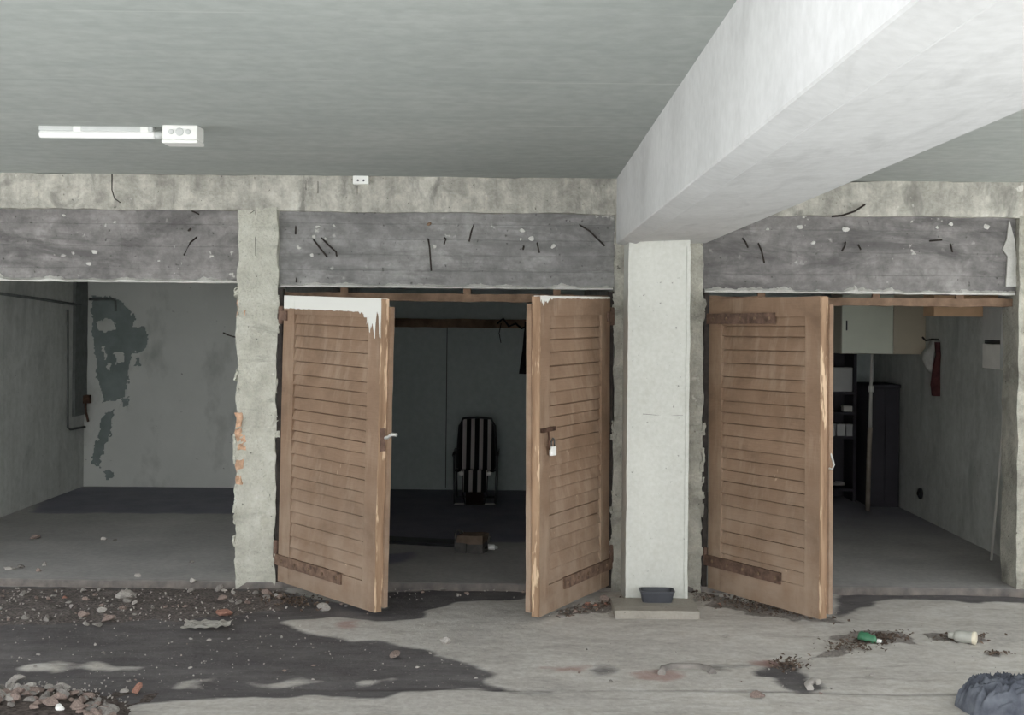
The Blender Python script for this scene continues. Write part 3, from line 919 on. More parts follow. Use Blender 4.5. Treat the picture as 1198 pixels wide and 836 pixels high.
# ------------------------------------------------------------------ ceiling fittings
c0 = P(47, 150, 6.40); c1 = P(187, 153, 6.40)
yy = c0.y
t = thing('tube_light', 'white tube light fixture on the grey ceiling', 'ceiling light', (0, yy, ZC))
MB().box(c0.x, c1.x - 0.03, -0.022, 0.022, -0.024, 0.0, 0.005).build('mounting_rail', M_GREYPL, t)
MB().lathe([(0.010, 0), (0.019, 0.002), (0.020, 0.01), (0.020, c1.x - c0.x - 0.03), (0.019, c1.x - c0.x - 0.022), (0.010, c1.x - c0.x - 0.02)], 'x', (c0.x, -0.004, -0.041), 18).build('tube_cover', M_TUBE, t)
for fx_ in (0.32, 0.88):
    x = c0.x + (c1.x - c0.x) * fx_
    MB().box(x - 0.02, x + 0.02, -0.025, 0.025, -0.028, -0.002, 0.004).build('clip', M_WHITEPL, t)
MB().lathe([(0.012, 0), (0.02, 0.0), (0.02, 0.035), (0.014, 0.036), (0.014, 0.05)], 'x', (c1.x - 0.02, -0.004, -0.041), 12).build('end_gland', M_GREYPL, t)
MB().tube([(c1.x + 0.02, -0.004, -0.041), (c1.x + 0.05, -0.004, -0.04), (P(196, 155, 6.4).x, -0.004, -0.04)], 0.006, 6).build('cable', M_WHITEPL, t)
b0 = P(191, 150, 6.34).x; b1 = P(232, 150, 6.34).x
t = thing('junction_box', 'square white junction box on the ceiling at the end of the tube light', 'junction box', ((b0 + b1) / 2, yy - 0.02, ZC))
hw = (b1 - b0) / 2
MB().box(-hw, hw, -0.06, 0.075, -0.070, 0.0, 0.006).build('box_body', M_WHITEPL, t)
MB().box(-hw - 0.003, hw + 0.003, -0.064, 0.079, -0.090, -0.071, 0.007).build('lid', M_WHITEPL, t)
for x, r in ((-0.042, 0.013), (0.0, 0.02), (0.042, 0.013)):
    MB().lathe([(r, 0.0), (r, -0.006), (r * 0.7, -0.008)], 'y', (x, -0.059, -0.034), 16).build('knockout', M_GREYPL, t)
p = P(422, 210, 8.46)
t = thing('socket_box', 'small white twin socket box high on the concrete band under the ceiling', 'socket', (p.x, 0.0, p.z - 0.002))
MB().box(-0.052, 0.052, -0.045, 0.012, -0.028, 0.028, 0.005).build('housing', M_WHITEPL, t)
for x in (-0.018, 0.02):
    MB().lathe([(0.007, 0), (0.007, -0.003)], 'y', (x, -0.045, -0.004), 10).build('socket_hole', M_TRAY, t)

# ------------------------------------------------------------------ left garage: pipes
def Lw(px, py):
    """point on the left garage wall"""
    u, v = uv(px, py)
    d = FPX * XL / u
    return Vector((XL + 0.02, d + CAMY, CAMH - v * d / FPX))


tag(MB().tube([Lw(-20, 341), Lw(40, 349), Lw(92, 357)], 0.013, 8).build('wall_pipe', M_PIPE), 'thin dark pipe running high along the side wall of the left garage', 'pipe')
tag(MB().tube([Lw(77, 362), Lw(77, 500), Lw(80, 502), Lw(97, 499)], 0.012, 8).build('conduit_pipe', M_PIPE), 'grey conduit dropping down the side wall and turning at its foot', 'pipe')
tag(MB().tube([Lw(89, 362), Lw(89, 455), Lw(95, 464)], 0.012, 8).build('conduit_pipe', M_PIPE), 'grey conduit nearest the corner of the left garage, ending in a bracket', 'pipe')
tag(MB().tube([P(104, 350, 13.17), P(132, 350, 13.17), P(135, 352, 13.17), P(135.5, 364, 13.17)], 0.013, 8).build('bent_pipe', M_PIPE), 'short dark pipe bent downwards on the peeling back wall', 'pipe')
struct(MB().rough(XL - 0.01, XL + 0.03, YB - 0.36, YB - 0.004, 0.75, 2.34, 0.08, 0.004, 5).build('corner_strip', M_PIPE))  # thin dark grey strip down the back corner
t = thing('pipe_bracket', 'rusty bracket on the corner where the conduits end', 'bracket', P(100, 468, 13.1))
MB().rough(-0.03, 0.05, -0.03, 0.03, -0.03, 0.05, 0.02, 0.008, 12, 2).build('clamp', M_RUST, t)
MB().tube([(0, 0, -0.02), (0.01, -0.01, -0.12), (0.03, 0, -0.22)], 0.012, 6).build('hook', M_RUST, t)

# ------------------------------------------------------------------ middle garage
# rail on the back wall
z0 = P(530, 383, 13.1).z; z1 = P(530, 373, 13.1).z
tag(MB().rough(-1.67, 0.64, YB - 0.10, YB - 0.003, z0, z1, 0.06, 0.006, 6, 3).build('wall_batten', M_OLDWOOD), 'brown wooden batten across the back wall of the middle garage', 'batten')
x = P(523, 400, 13.2).x
tag(MB().box(x - 0.004, x + 0.004, YB - 0.008, YB - 0.001, 0.02, z0).build('joint_strip', M_BLACK), 'thin dark upright joint strip on the middle back wall', 'strip')
# black cloth hanging at the edge of the doorway
t = MB()
pa = [P(614, 376, 13.06), P(624, 376, 13.06), P(624, 438, 13.06), P(607, 437, 13.06), P(611, 410, 13.06)]
t.prism([(p.x, p.z) for p in pa], pa[0].y, pa[0].y + 0.03)
tag(t.build('hanging_cloth', M_BLACKRAG), 'black cloth hanging under the batten behind the padlocked door leaf', 'cloth')
x0, zc = P(600, 372, 13.05).x, P(600, 376, 13.05).z
t = thing('dangling_cobweb', 'tangle of dark frayed cord hanging from the wooden batten', 'cord', (x0, YB - 0.12, zc))
MB().tube([(-0.16, 0, -0.02), (-0.1, -0.01, 0.03), (-0.04, -0.02, -0.05), (0.03, -0.01, -0.02), (0.09, 0, -0.07), (0.14, 0, -0.05)], 0.012, 6).build('frayed_strand', M_BLACKRAG, t)
MB().tube([(-0.12, -0.01, -0.02), (-0.14, -0.02, -0.12), (-0.12, -0.02, -0.22)], 0.005, 6).build('frayed_strand', M_BLACKRAG, t)

# folding lounge chair
D = 12.5
fl = PF(557, 585, 0.0)
t = thing('folding_chair', 'folding garden chair with striped canvas against the back wall of the middle garage', 'chair', (fl.x, fl.y, 0))
W2 = 0.185
for s in (-1, 1):   # side tubes of the back, arms, legs
    pass
back_pts = [(-W2, 0.02, 0.30), (-W2 - 0.005, 0.06, 0.45), (-W2 + 0.01, 0.12, 0.72), (-W2 + 0.05, 0.135, 0.79), (0, 0.137, 0.80),
            (W2 - 0.05, 0.135, 0.79), (W2 - 0.01, 0.12, 0.72), (W2 + 0.005, 0.06, 0.45), (W2, 0.02, 0.30)]
MB().tube(back_pts, 0.011, 8).build('back_frame', M_BLACK, t)
def cloth(rows):
    b = MB()
    vs_ = [[b.bm.verts.new(p) for p in r] for r in rows]
    for r0, r1 in zip(vs_, vs_[1:]):
        for i in range(len(r0) - 1):
            b.bm.faces.new((r0[i], r0[i + 1], r1[i + 1], r1[i]))
    bmesh.ops.solidify(b.bm, geom=b.bm.faces[:], thickness=0.006)
    return b
rows = []
for k in range(9):
    f = k / 8
    w = W2 - 0.005 - (0.035 * max(0, (f - 0.75) / 0.25) ** 2)
    z = 0.31 + 0.49 * f
    y = 0.02 + 0.117 * f ** 0.9 + 0.0
    rows.append([(w * (-1 + 2 * i / 10), y + 0.018 * (1 - (-1 + 2 * i / 10) ** 2) * math.sin(math.pi * f), z) for i in range(11)])
cloth(rows).build('backrest', M_STRIPE, t)
rows = []
for k in range(6):
    f = k / 5
    rows.append([((W2 - 0.01) * (-1 + 2 * i / 10), 0.02 - 0.36 * f, 0.31 + 0.03 * f - 0.03 * math.sin(math.pi * f)) for i in range(11)])
cloth(rows).build('seat', M_STRIPE, t)
for s in (-1, 1):
    MB().tube([(s * W2, 0.05, 0.30), (s * W2, -0.36, 0.335)], 0.011, 8).build('seat_rail', M_BLACK, t)
    MB().tube([(s * (W2 + 0.025), -0.30, 0.47), (s * (W2 + 0.025), 0.09, 0.49)], 0.014, 8).build('armrest', M_BLACK, t)
    MB().tube([(s * (W2 + 0.02), -0.30, 0.47), (s * (W2 + 0.015), -0.32, 0.2), (s * (W2 + 0.01), -0.34, 0.012)], 0.010, 8).build('leg', M_ALU, t)
    MB().tube([(s * (W2 + 0.02), 0.07, 0.48), (s * (W2 + 0.015), 0.12, 0.2), (s * (W2 + 0.01), 0.16, 0.012)], 0.010, 8).build('leg', M_ALU, t)
    MB().box(s * 0.13 - 0.02, s * 0.13 + 0.02, -0.385, -0.37, 0.29, 0.325, 0.004).build('hinge_clip', M_BOLT, t)
MB().tube([(-W2 - 0.01, -0.34, 0.012), (W2 + 0.01, -0.34, 0.012)], 0.010, 8).build('floor_bar', M_BOLT, t)
MB().tube([(-W2 - 0.01, 0.16, 0.012), (W2 + 0.01, 0.16, 0.012)], 0.010, 8).build('floor_bar', M_ALU, t)
rows = [[(0.115 * (-1 + 2 * i / 8), -0.37 - 0.05 * f, 0.335 - 0.20 * f) for i in range(9)] for f in (0, 0.33, 0.66, 1)]
cloth(rows).build('footrest', M_STRIPE, t)
rows = [[(0.085 * (-1 + 2 * i / 4), -0.42 + 0.02 * f, 0.14 - 0.125 * f) for i in range(5)] for f in (0, 0.5, 1)]
cloth(rows).build('foot_panel', M_FOOTPANEL, t)
for s in (-1, 1):
    MB().tube([(s * 0.12, -0.365, 0.33), (s * 0.115, -0.42, 0.14), (s * 0.09, -0.415, 0.02)], 0.007, 6).build('footrest_frame', M_BLACK, t)

# crumpled tool bag and the white tube lying by it, dark plank on the floor
p = PF(553, 645, 0.0)
t = thing('tool_bag', 'brown and grey crumpled bag lying on the middle garage floor', 'bag', (p.x, p.y, 0.0), (0, 0, math.radians(-14)))
MB().rough(-0.10, 0.10, -0.09, 0.09, 0.075, 0.135, 0.025, 0.008, 9, 4).build('flap', M_BAG, t)
MB().rough(-0.115, -0.03, -0.085, 0.085, 0.0, 0.09, 0.025, 0.008, 9, 5).build('side_pocket', M_BAGG, t)
MB().rough(-0.03, 0.10, -0.075, 0.085, 0.0, 0.082, 0.025, 0.010, 9, 6).build('bag_body', M_BAGG, t)
MB().tube([(-0.115, -0.05, 0.05), (-0.125, -0.05, 0.14), (-0.10, -0.04, 0.165), (-0.085, 0.0, 0.14)], 0.010, 6).build('handle', M_BAGG, t)
MB().tube([(0.10, 0.0, 0.03), (0.125, -0.01, 0.08), (0.135, -0.01, 0.125)], 0.009, 6).build('strap', M_BAGG, t)
p = PF(574, 643, 0.0)
t = thing('white_bottle', 'short white tube lying beside the crumpled brown bag', 'tube', (p.x, p.y, 0.022), (0, 0, math.radians(-20)))
MB().lathe([(0.012, -0.05), (0.021, -0.046), (0.021, 0.03), (0.013, 0.036)], 'x', (0, 0, 0), 14).build('barrel', M_WHITEPL, t)
MB().lathe([(0.013, 0.036), (0.013, 0.055), (0.008, 0.058)], 'x', (0, 0, 0), 14).build('cap', M_GREYPL, t)
a, b = PF(436, 633, 0.0), PF(533, 638, 0.0)
t = thing('floor_plank', 'long dark plank lying flat on the middle garage floor', 'plank', (a.x - 0.3, a.y, 0), (0, 0, math.atan2(b.y - a.y, b.x - a.x)))
MB().rough(0, (b - a).length + 0.3, 0.0, 0.22, 0.0, 0.022, 0.05, 0.003, 8, 3).build('board', M_BLACK, t)

# ------------------------------------------------------------------ right garage
# wall cabinet on the side wall
t = thing('wall_cabinet', 'pale two-door wall cabinet hung high in the right garage', 'cabinet', (2.90, 3.0, 1.49))
cw, ch, cd = XR - 2.90, 0.60, 0.42
MB().box(0, cw, 0.02, cd, 0, ch, 0.004).build('carcass', M_CABTAN, t)
dr = MB().box(0.002, 0.464, 0.0, 0.019, 0.003, ch - 0.003, 0.003).build('door', M_CABWHITE, t)
MB().box(0.035, 0.047, -0.012, 0.0, 0.21, 0.30, 0.003).build('handle', M_BLACK, dr)
MB().box(0.468, cw - 0.002, 0.0, 0.019, 0.003, ch - 0.003, 0.003).build('door', M_CABTAN, t)
# pole propped under the cabinet
tag(MB().tube([(3.285, 3.50, 0.0), (3.27, 3.42, 0.55), (3.262, 3.36, 0.8)], 0.022, 10).build('prop_pole', M_POLE),
    'weathered pole standing on the floor and propping up the wall cabinet', 'pole')
bpy.data.objects['prop_pole'].select_set(False)
pp = bpy.data.objects['prop_pole']
MB().tube([(3.262, 3.36, 0.8), (3.245, 3.28, 1.2), (3.235, 3.22, 1.49)], 0.018, 10, 0.011).build('upper_section', M_POLEW, pp)
MB().lathe([(0.026, 0.0), (0.028, 0.01), (0.028, 0.05), (0.024, 0.06)], 'z', (3.248, 3.29, 1.13), 10).build('collar', M_BOLT, pp)
# dark wardrobe and the shelf rack beside it
t = thing('low_wardrobe', 'dark low wardrobe at the back of the right garage', 'wardrobe', (3.36, 3.72, 0))
MB().box(0, 0.29, 0.02, 0.5, 0.0, 1.15, 0.006).build('carcass', M_DARKWOOD, t)
MB().box(-0.01, 0.294, -0.01, 0.51, 1.15, 1.18, 0.006).build('top', M_DARKWOOD, t)
MB().box(0.008, 0.142, 0.0, 0.018, 0.05, 1.14, 0.003).build('door', M_DARKWOOD, t)
MB().box(0.148, 0.282, 0.0, 0.018, 0.05, 1.14, 0.003).build('door', M_DARKWOOD, t)
t = thing('shelf_rack', 'dark open shelf rack behind the propping pole in the right garage', 'shelf', (2.85, 4.1, 0))
MB().box(0, 0.03, 0, 0.4, 0, 1.52).build('side_panel', M_DARKWOOD, t)
MB().box(0.45, 0.48, 0, 0.4, 0, 1.52).build('side_panel', M_DARKWOOD, t)
for z in (0.10, 0.62, 0.86, 1.06):
    MB().box(0.03, 0.45, 0.0, 0.4, z, z + 0.025).build('shelf', M_DARKWOOD, t)
MB().box(0.0, 0.48, 0.38, 0.4, 0, 1.52).build('back_panel', M_DARKWOOD, t)
p0, p1 = P(970, 462, 12.7), P(1001, 434, 12.7)
t = thing('old_monitor', 'grey boxy old monitor on the shelf rack under the wall cabinet', 'monitor', (3.155, 4.16, 1.087))
MB().box(-0.14, 0.14, -0.04, 0.02, 0.0, 0.24, 0.012).build('bezel', M_BOXGREY, t)
MB().box(-0.11, 0.11, 0.02, 0.2, 0.02, 0.21, 0.02).build('tube_housing', M_BOXGREY, t)
p = P(994, 481, 12.65)
t = thing('small_carton', 'small pale carton on the middle shelf of the rack', 'box', (p.x, 4.2, 0.887))
MB().box(-0.06, 0.06, -0.05, 0.05, 0, 0.05, 0.003).build('tray', M_CARD, t)
MB().box(-0.062, 0.062, -0.052, 0.052, 0.04, 0.055, 0.003).build('lid', M_CARD, t)
for k, (a, b) in enumerate(((967, 977), (978, 988), (989, 997))):
    xa, xb = P(a, 495, 12.65).x, P(b, 495, 12.65).x
    t = thing('storage_box', ['grey storage box nearest the door leaf on the rack', 'grey storage box between two others on the rack', 'grey storage box nearest the propping pole on the rack'][k], 'box',
              ((xa + xb) / 2, 4.17, 0.647))
    hw = (xb - xa) / 2 - 0.003
    MB().box(-hw, hw, -0.05, 0.1, 0, 0.11, 0.003).build('carton', M_BOXGREY, t)
    MB().box(-hw - 0.001, hw + 0.001, -0.052, 0.102, 0.10, 0.12, 0.003).build('lid', M_BOXGREY, t)
p = PF(991, 570, 0.12)
t = thing('crumpled_bag', 'small pale crumpled bag on the bottom shelf of the rack', 'bag', (3.18, 4.2, 0.162))
MB().rock((0.16, 0.1, 0.07), 17, 3).build('sack', M_RAG, t)
# hanging rags on the side wall
def Rw(px, py, off=0.0):
    u, v = uv(px, py)
    d = FPX * (XR - off) / u
    return Vector((XR - off, d + CAMY, CAMH - v * d / FPX))


def rag(name, rows_px, y0, thick, m, label, seed):
    """draped bundle: list of (py, left px, right px) rows around distance y0"""
    b = MB()
    rings = []
    for py, a, c in rows_px:
        pl, pr = P(a, py, y0 + 8.5), P(c, py, y0 + 8.5)
        mid = (pl + pr) / 2
        w = (pr - pl).length / 2
        ring = []
        for k in range(14):
            an = 2 * math.pi * k / 14
            fold = 1 + 0.18 * math.sin(an * 5 + py * 0.11) + 0.1 * noise.noise((an, py * 0.06, seed))
            ring.append(b.bm.verts.new((min(mid.x + w * math.cos(an) * fold, XR - 0.003), mid.y + thick * math.sin(an) * fold, mid.z)))
        rings.append(ring)
    for r0, r1 in zip(rings, rings[1:]):
        for k in range(14):
            b.bm.faces.new((r0[k], r0[(k + 1) % 14], r1[(k + 1) % 14], r1[k]))
    b.bm.faces.new(rings[0]); b.bm.faces.new(rings[-1])
    o = b.build(name, m, smooth=True)
    return tag(o, label, 'cloth')


rag('hanging_bag', [(398, 1089, 1094), (404, 1087, 1096), (412, 1080, 1095), (420, 1078, 1094), (430, 1083, 1094), (438, 1090, 1093)], 2.72, 0.05, M_RAG,
    'pale cloth bag hanging on the side wall beside the cabinet', 1)
rag('hanging_rag', [(400, 1094, 1099), (415, 1095, 1101), (430, 1091, 1102), (450, 1089, 1103), (463, 1091, 1103)], 2.62, 0.04, M_REDRAG,
    'dark maroon rag hanging on the side wall below the pale bag', 2)
t = thing('wall_hook', 'dark hook on the side wall holding the bag and rag', 'hook', (XR, 2.66, 1.63))
MB().tube([(0.02, 0, 0), (-0.06, 0, 0.0), (-0.11, 0, -0.01), (-0.14, 0.0, 0.02)], 0.009, 6).build('prong', M_DARKIRON, t)
# tan board shelf and small cupboard close to the opening
t = thing('wooden_shelf', 'tan wooden box shelf hung across the side wall near the right opening', 'shelf', (3.17, 1.27, 1.825))
MB().box(0, XR - 3.17, 0, 0.02, 0, 0.18, 0.003).build('front_board', M_TANWOOD, t)
MB().box(0, XR - 3.17, 0.02, 0.26, 0, 0.02).build('base_board', M_TANWOOD, t)
MB().box(0, 0.02, 0.02, 0.26, 0.02, 0.18).build('side_board', M_TANWOOD, t)
t = thing('small_cupboard', 'narrow grey wall cupboard with a gap in its side, beside the tan shelf', 'cupboard', (3.53, 0.87, 1.435))
cw = XR - 3.53
MB().box(0.0, cw, 0.0, 0.36, 0.0, 0.185, 0.003).build('lower_box', M_CARD, t)
MB().box(0.012, cw, 0.01, 0.35, 0.18, 0.225).build('gap_liner', M_BLACK, t)
MB().box(0.0, cw, 0.0, 0.36, 0.215, 0.50, 0.003).build('upper_box', M_BOXGREY, t)
MB().box(-0.001, cw, -0.012, 0.0, 0.0, 0.50, 0.003).build('door', M_BOXGREY, t)
tag(MB().tube([(3.535, 1.02, 0.0), (3.60, 1.03, 0.75), (3.646, 1.05, 1.43)], 0.011, 8).build('white_rod', M_POLEW), 'thin white rod leaning on the side wall below the grey cupboard', 'rod')
t = thing('wall_outlet', 'dark round outlet low on the side wall of the right garage', 'outlet', Rw(1078, 577))
MB().lathe([(0.05, 0.0), (0.05, -0.02), (0.03, -0.03)], 'x', (0, 0, 0), 14).build('plate', M_BLACK, t)
MB().lathe([(0.018, 0), (0.018, -0.008)], 'x', (-0.03, 0, 0), 10).build('socket_hole', M_DARKIRON, t)

# ------------------------------------------------------------------ things on the yard floor
# concrete plinth and dark tray at the column's foot
a = PF(720, 725); b = PF(822, 729)
t = thing('flat_slab', 'thin grey paving slab at the foot of the white column', 'slab', ((a.x + b.x) / 2, -0.40, FZ))
hw = (b.x - a.x) / 2
MB().rough(-hw, hw, -0.37, -0.005, -0.006, 0.045, 0.04, 0.003, 8, 2).build('slab_body', M_SLAB, t)
p = PF(768, 711)
t = thing('plastic_tray', 'dark slate plastic tray on the slab before the white column', 'tray', (p.x, -0.505, FZ + 0.047))
b = MB()
prof = []
for w, dd, z in ((0.092, 0.055, 0.0), (0.105, 0.068, 0.062), (0.110, 0.073, 0.064), (0.110, 0.073, 0.072), (0.100, 0.064, 0.072), (0.088, 0.052, 0.008)):
    ring = []
    for k in range(24):
        an = 2 * math.pi * k / 24
        cx_, sy_ = math.cos(an), math.sin(an)
        ring.append(b.bm.verts.new((w * math.copysign(abs(cx_) ** 0.35, cx_), dd * math.copysign(abs(sy_) ** 0.35, sy_), z)))
    prof.append(ring)
for r0, r1 in zip(prof, prof[1:]):
    for k in range(24):
        b.bm.faces.new((r0[k], r0[(k + 1) % 24], r1[(k + 1) % 24], r1[k]))
b.bm.faces.new(prof[0]); b.bm.faces.new(prof[-1])
b.build('shell', M_TRAY, t)

# denim heap
p = PF(1182, 832)
us_ = np.linspace(-1, 1, 110); vs_ = np.linspace(-1, 1, 90)
b = MB()
gridv = []
for u in us_:
    row = []
    for v in vs_:
        r = (abs(u) ** 3 + abs(v) ** 3) ** (1 / 3)
        ang = noise.noise((u * 1.5, v * 1.5, 4))
        k = max(0.0, 1 - r ** 4)
        w1 = noise.noise((u * 2, v * 2, 9)) * 1.2
        f1 = 1 - abs(noise.noise((u * 2.4 + w1 + 3, v * 4.2 + w1, 1.0))) * 2.4
        f2 = 1 - abs(noise.noise((u * 5 + 2 * ang, v * 5 + w1 * 2, 2.0))) * 2.2
        f3 = noise.noise((u * 8 + w1, v * 7, 5.0))
        z = k ** 0.5 * (0.085 + 0.055 * f1 + 0.020 * f2 + 0.004 * f3) - 0.012 * (1 - k)
        row.append(b.bm.verts.new((u * 0.225 * (1 + 0.12 * noise.noise((v * 2, 3, 1))), v * 0.17 * (1 + 0.15 * noise.noise((u * 2, 5, 1))), max(z, -0.004))))
    gridv.append(row)
for i in range(len(us_) - 1):
    for j in range(len(vs_) - 1):
        b.bm.faces.new((gridv[i][j], gridv[i + 1][j], gridv[i + 1][j + 1], gridv[i][j + 1]))
o = b.build('denim_jeans', M_DENIM, smooth=True, loc=(p.x, p.y + 0.05, FZ))
o.rotation_euler = (0, 0, math.radians(8))
tag(o, 'crumpled faded blue jeans heaped on the yard floor', 'clothing')

# bottles and litter
p = PF(1014, 751)
t = thing('crushed_bottle', 'crushed green plastic bottle lying on the dry litter', 'bottle', (p.x, p.y, FZ + 0.028), (0.3, 0.2, math.radians(-28)))
b = MB().lathe([(0.016, -0.05), (0.034, -0.04), (0.028, -0.015), (0.033, 0.0), (0.024, 0.02), (0.03, 0.04), (0.014, 0.06)], 'x', (0, 0, 0), 14)
for v in b.bm.verts:
    v.co += nv(v.co, 30, 2) * 0.008
    v.co.z *= 0.75
b.build('shell', M_GREEN, t)
MB().lathe([(0.013, 0.058), (0.013, 0.082), (0.008, 0.084)], 'x', (0, 0, 0), 10).build('neck', M_WHITEPL, t)
p = PF(1128, 752)
t = thing('spray_can', 'dusty clear bottle with a cream base lying on its side', 'bottle', (p.x, p.y, FZ + 0.036), (0, 0, math.radians(150)))
MB().lathe([(0.022, 0.055), (0.034, 0.04), (0.035, 0.0), (0.032, -0.03), (0.035, -0.045)], 'x', (0, 0, 0), 18).build('shell', M_CLEAR, t)
MB().lathe([(0.035, -0.045), (0.036, -0.048), (0.036, -0.064), (0.026, -0.068)], 'x', (0, 0, 0), 18).build('base_cap', M_CREAM, t)
MB().lathe([(0.012, 0.055), (0.019, 0.056), (0.019, 0.085), (0.012, 0.088)], 'x', (0, 0, 0), 12).build('neck', M_CLEAR, t)


def crumple(name, label, cat, px, py, w, d, h, m, seed, rz=0.0, z=FZ, flat=False):
    p = PF(px, py, z)
    b = MB()
    n1, n2 = 18, 12
    g_ = []
    for i in range(n1):
        row = []
        for j in range(n2):
            u, v = -1 + 2 * i / (n1 - 1), -1 + 2 * j / (n2 - 1)
            k = 1 + 0.25 * noise.noise((u * 1.7, v * 1.7, seed))
            zz = h * (0.35 + abs(noise.noise((u * 2.4, v * 2.0, seed + 3))) * 1.3)
            row.append(b.bm.verts.new((u * w / 2 * k, v * d / 2 * k, zz)))
        g_.append(row)
    for i in range(n1 - 1):
        for j in range(n2 - 1):
            b.bm.faces.new((g_[i][j], g_[i + 1][j], g_[i + 1][j + 1], g_[i][j + 1]))
    bmesh.ops.solidify(b.bm, geom=b.bm.faces[:], thickness=h * 0.3)
    o = b.build(name, m, loc=(p.x, p.y, z + 0.002))
    o.rotation_euler = (0, 0, rz)
    return tag(o, label, cat)


crumple('crumpled_wrapper', 'long pale crumpled wrapper on the damp floor before the left pilaster', 'wrapper', 243, 732, 0.27, 0.17, 0.020, M_PAPER, 3, 0.1)
p = PF(70, 833, FZ + 0.06)
tag(MB().rock((0.07, 0.05, 0.055), 5, 2).build('white_chip', M_WHITEPL, loc=(p.x, p.y, FZ + 0.08)), 'bright white chip standing up on the rubble heap', 'rubble')
# curved broken rim of a pipe lying on the pale slab
q = [PF(774, 788), PF(776, 783), PF(785, 780.5), PF(800, 780.5), PF(818, 781), PF(830, 783.5), PF(834, 788)]
for v in q:
    v.z = FZ + 0.004
tag(MB().tube(q, 0.021, 8).build('curved_shard', M_STONE), 'long curved grey shard lying in the reddish dust on the yard floor', 'shard')
q = [PF(948, 806), PF(945, 801), PF(951, 797), PF(958, 799)]
for v in q:
    v.z = FZ + 0.004
tag(MB().tube(q, 0.018, 8).build('ring_shard', M_STONEP), 'short pale curled shard at the end of the dark floor crack', 'shard')

# ------------------------------------------------------------------ rubble
STONES = {}
for mk, m in (('g', M_STONE), ('p', M_STONEP), ('b', M_STONEB), ('r', M_STONER)):
    STONES[mk] = []
    for k in range(5):
        me_o = MB().rock((1, 1, 1), 31 + 7 * k, 2, 0.5, 9)
        me = bpy.data.meshes.new('rubble_stone')
        me_o.bm.to_mesh(me)
        me_o.bm.free()
        me.materials.append(m)
        STONES[mk].append(me)


def stone(px, py, size, kind, rnd, label, group, name='rubble_stone', z=FZ, lift=0.0, flat=None):
    """size = width in photo pixels"""
    p = PF(px, py, z)
    d = p.y + 8.5
    w = size * d / FPX
    o = bpy.data.objects.new(name, rnd.choice(STONES[kind]))
    COL.objects.link(o)
    fl_ = flat or rnd.uniform(0.45, 0.7)
    o.scale = (w * 1.15, w * rnd.uniform(0.8, 1.1), w * fl_ * 1.1)
    o.rotation_euler = (rnd.uniform(-.15, .15), rnd.uniform(-.15, .15), rnd.uniform(0, 6.28))
    o.location = (p.x, p.y, z + w * fl_ * 0.28 + lift)
    return tag(o, label, 'rubble', group)


rnd = random.Random(77)
# single stones that stand out
for px, py, s, k, lb in ((147, 698, 22, 'p', 'largest pale stone on the dark strip before the left garage'),
                         (97, 720, 16, 'b', 'upright pointed stone above the pair of pale blocks on the damp floor'),
                         (127, 726, 17, 'b', 'tan block of stone, the bigger of the cluster on the damp floor'),
                         (101, 731, 11, 'p', 'pale block of stone lying apart beside the tan block on the damp floor'),
                         (114, 732, 13, 'g', 'grey stone touching the foot of the tan block on the damp floor'),
                         (261, 720, 23, 'r', 'red brick fragment behind the crumpled wrapper'),
                         (160, 808, 19, 'r', 'flat orange brick chip on the damp floor beyond the rubble heap'),
                         (145, 809, 10, 'p', 'small pale chip touching the flat orange brick chip'),
                         (312, 695, 13, 'b', 'tan brick chunk at the foot of the left pilaster'),
                         (279, 706, 10, 'g', 'grey pointed stone between the pilaster foot and the red brick fragment'),
                         (379, 712, 18, 'p', 'pale flat stone under the lower edge of the white-topped door leaf'),
                         (522, 751, 16, 'p', 'pale round stone alone at the rim of the dry patch before the middle garage'),
                         (462, 768, 18, 'b', 'tan flat chip on the damp floor before the middle garage'),
                         (817, 684, 14, 'r', 'red brick lump at the foot of the column between pillar and door leaf'),
                         (818, 668, 10, 'b', 'brown brick lump wedged above the red one behind the column'),
                         (709, 703, 15, 'b', 'pointed tan stone between the padlocked door leaf and the slab'),
                         (723, 683, 13, 'r', 'red brick lump wedged between the pillar and the hinge of the padlocked leaf'),
                         (850, 745, 9, 'p', 'small white stone on the pale floor before the slab'),
                         (1020, 790, 8, 'p', 'small pinkish stone alone on the pale slab behind the jeans'),
                         (887, 815, 18, 'b', 'brown flat chip just past the floor joint near the jeans'),
                         (18, 797, 22, 'p', 'long pale slab of rubble at the top of the heap')):
    stone(px, py, s, k, rnd, lb, None, flat=0.55)
for px, py, s, k, lb in ((41, 630, 12, 'b', 'tan stone standing alone on the left garage floor'), (121, 631, 9, 'p', 'pale stone leading a small trail of crumbs on the left garage floor'),
                         (11, 666, 13, 'p', 'biggest pale chunk just inside the left garage'), (25, 664, 11, 'g', 'grey chunk beside the biggest pale chunk inside the left garage'),
                         (52, 661, 9, 'p', 'flat pale chip at the end of the row inside the left garage'), (45, 668, 8, 'b', 'brown chip before the flat pale chip inside the left garage'),
                         (161, 674, 8, 'p', 'small pale stone on the edge of the left garage floor'), (225, 680, 9, 'p', 'pale stone on the floor edge near the left pilaster'),
                         (224, 658, 8, 'g', 'grey flat chip inside the left garage near the pilaster'), (134, 633, 7, 'g', 'grey crumb beside the pale stone on the left garage floor')):
    stone(px, py, s, k, rnd, lb, None, z=0.0)

# strip of rubble along the threshold
for _ in range(62):
    px = rnd.uniform(-6, 330) if rnd.random() < 0.6 else rnd.uniform(-6, 160)
    py = rnd.uniform(690, 727) if px < 170 else rnd.uniform(690, 712)
    stone(px, py, rnd.choice((4, 5, 6, 7, 8, 10, 13)), rnd.choice('ggbbpr' if rnd.random() < 0.3 else 'gggbbp'), rnd,
          'small rubble stone on the dirt strip before the left garage', 'rubble along the left garage threshold')
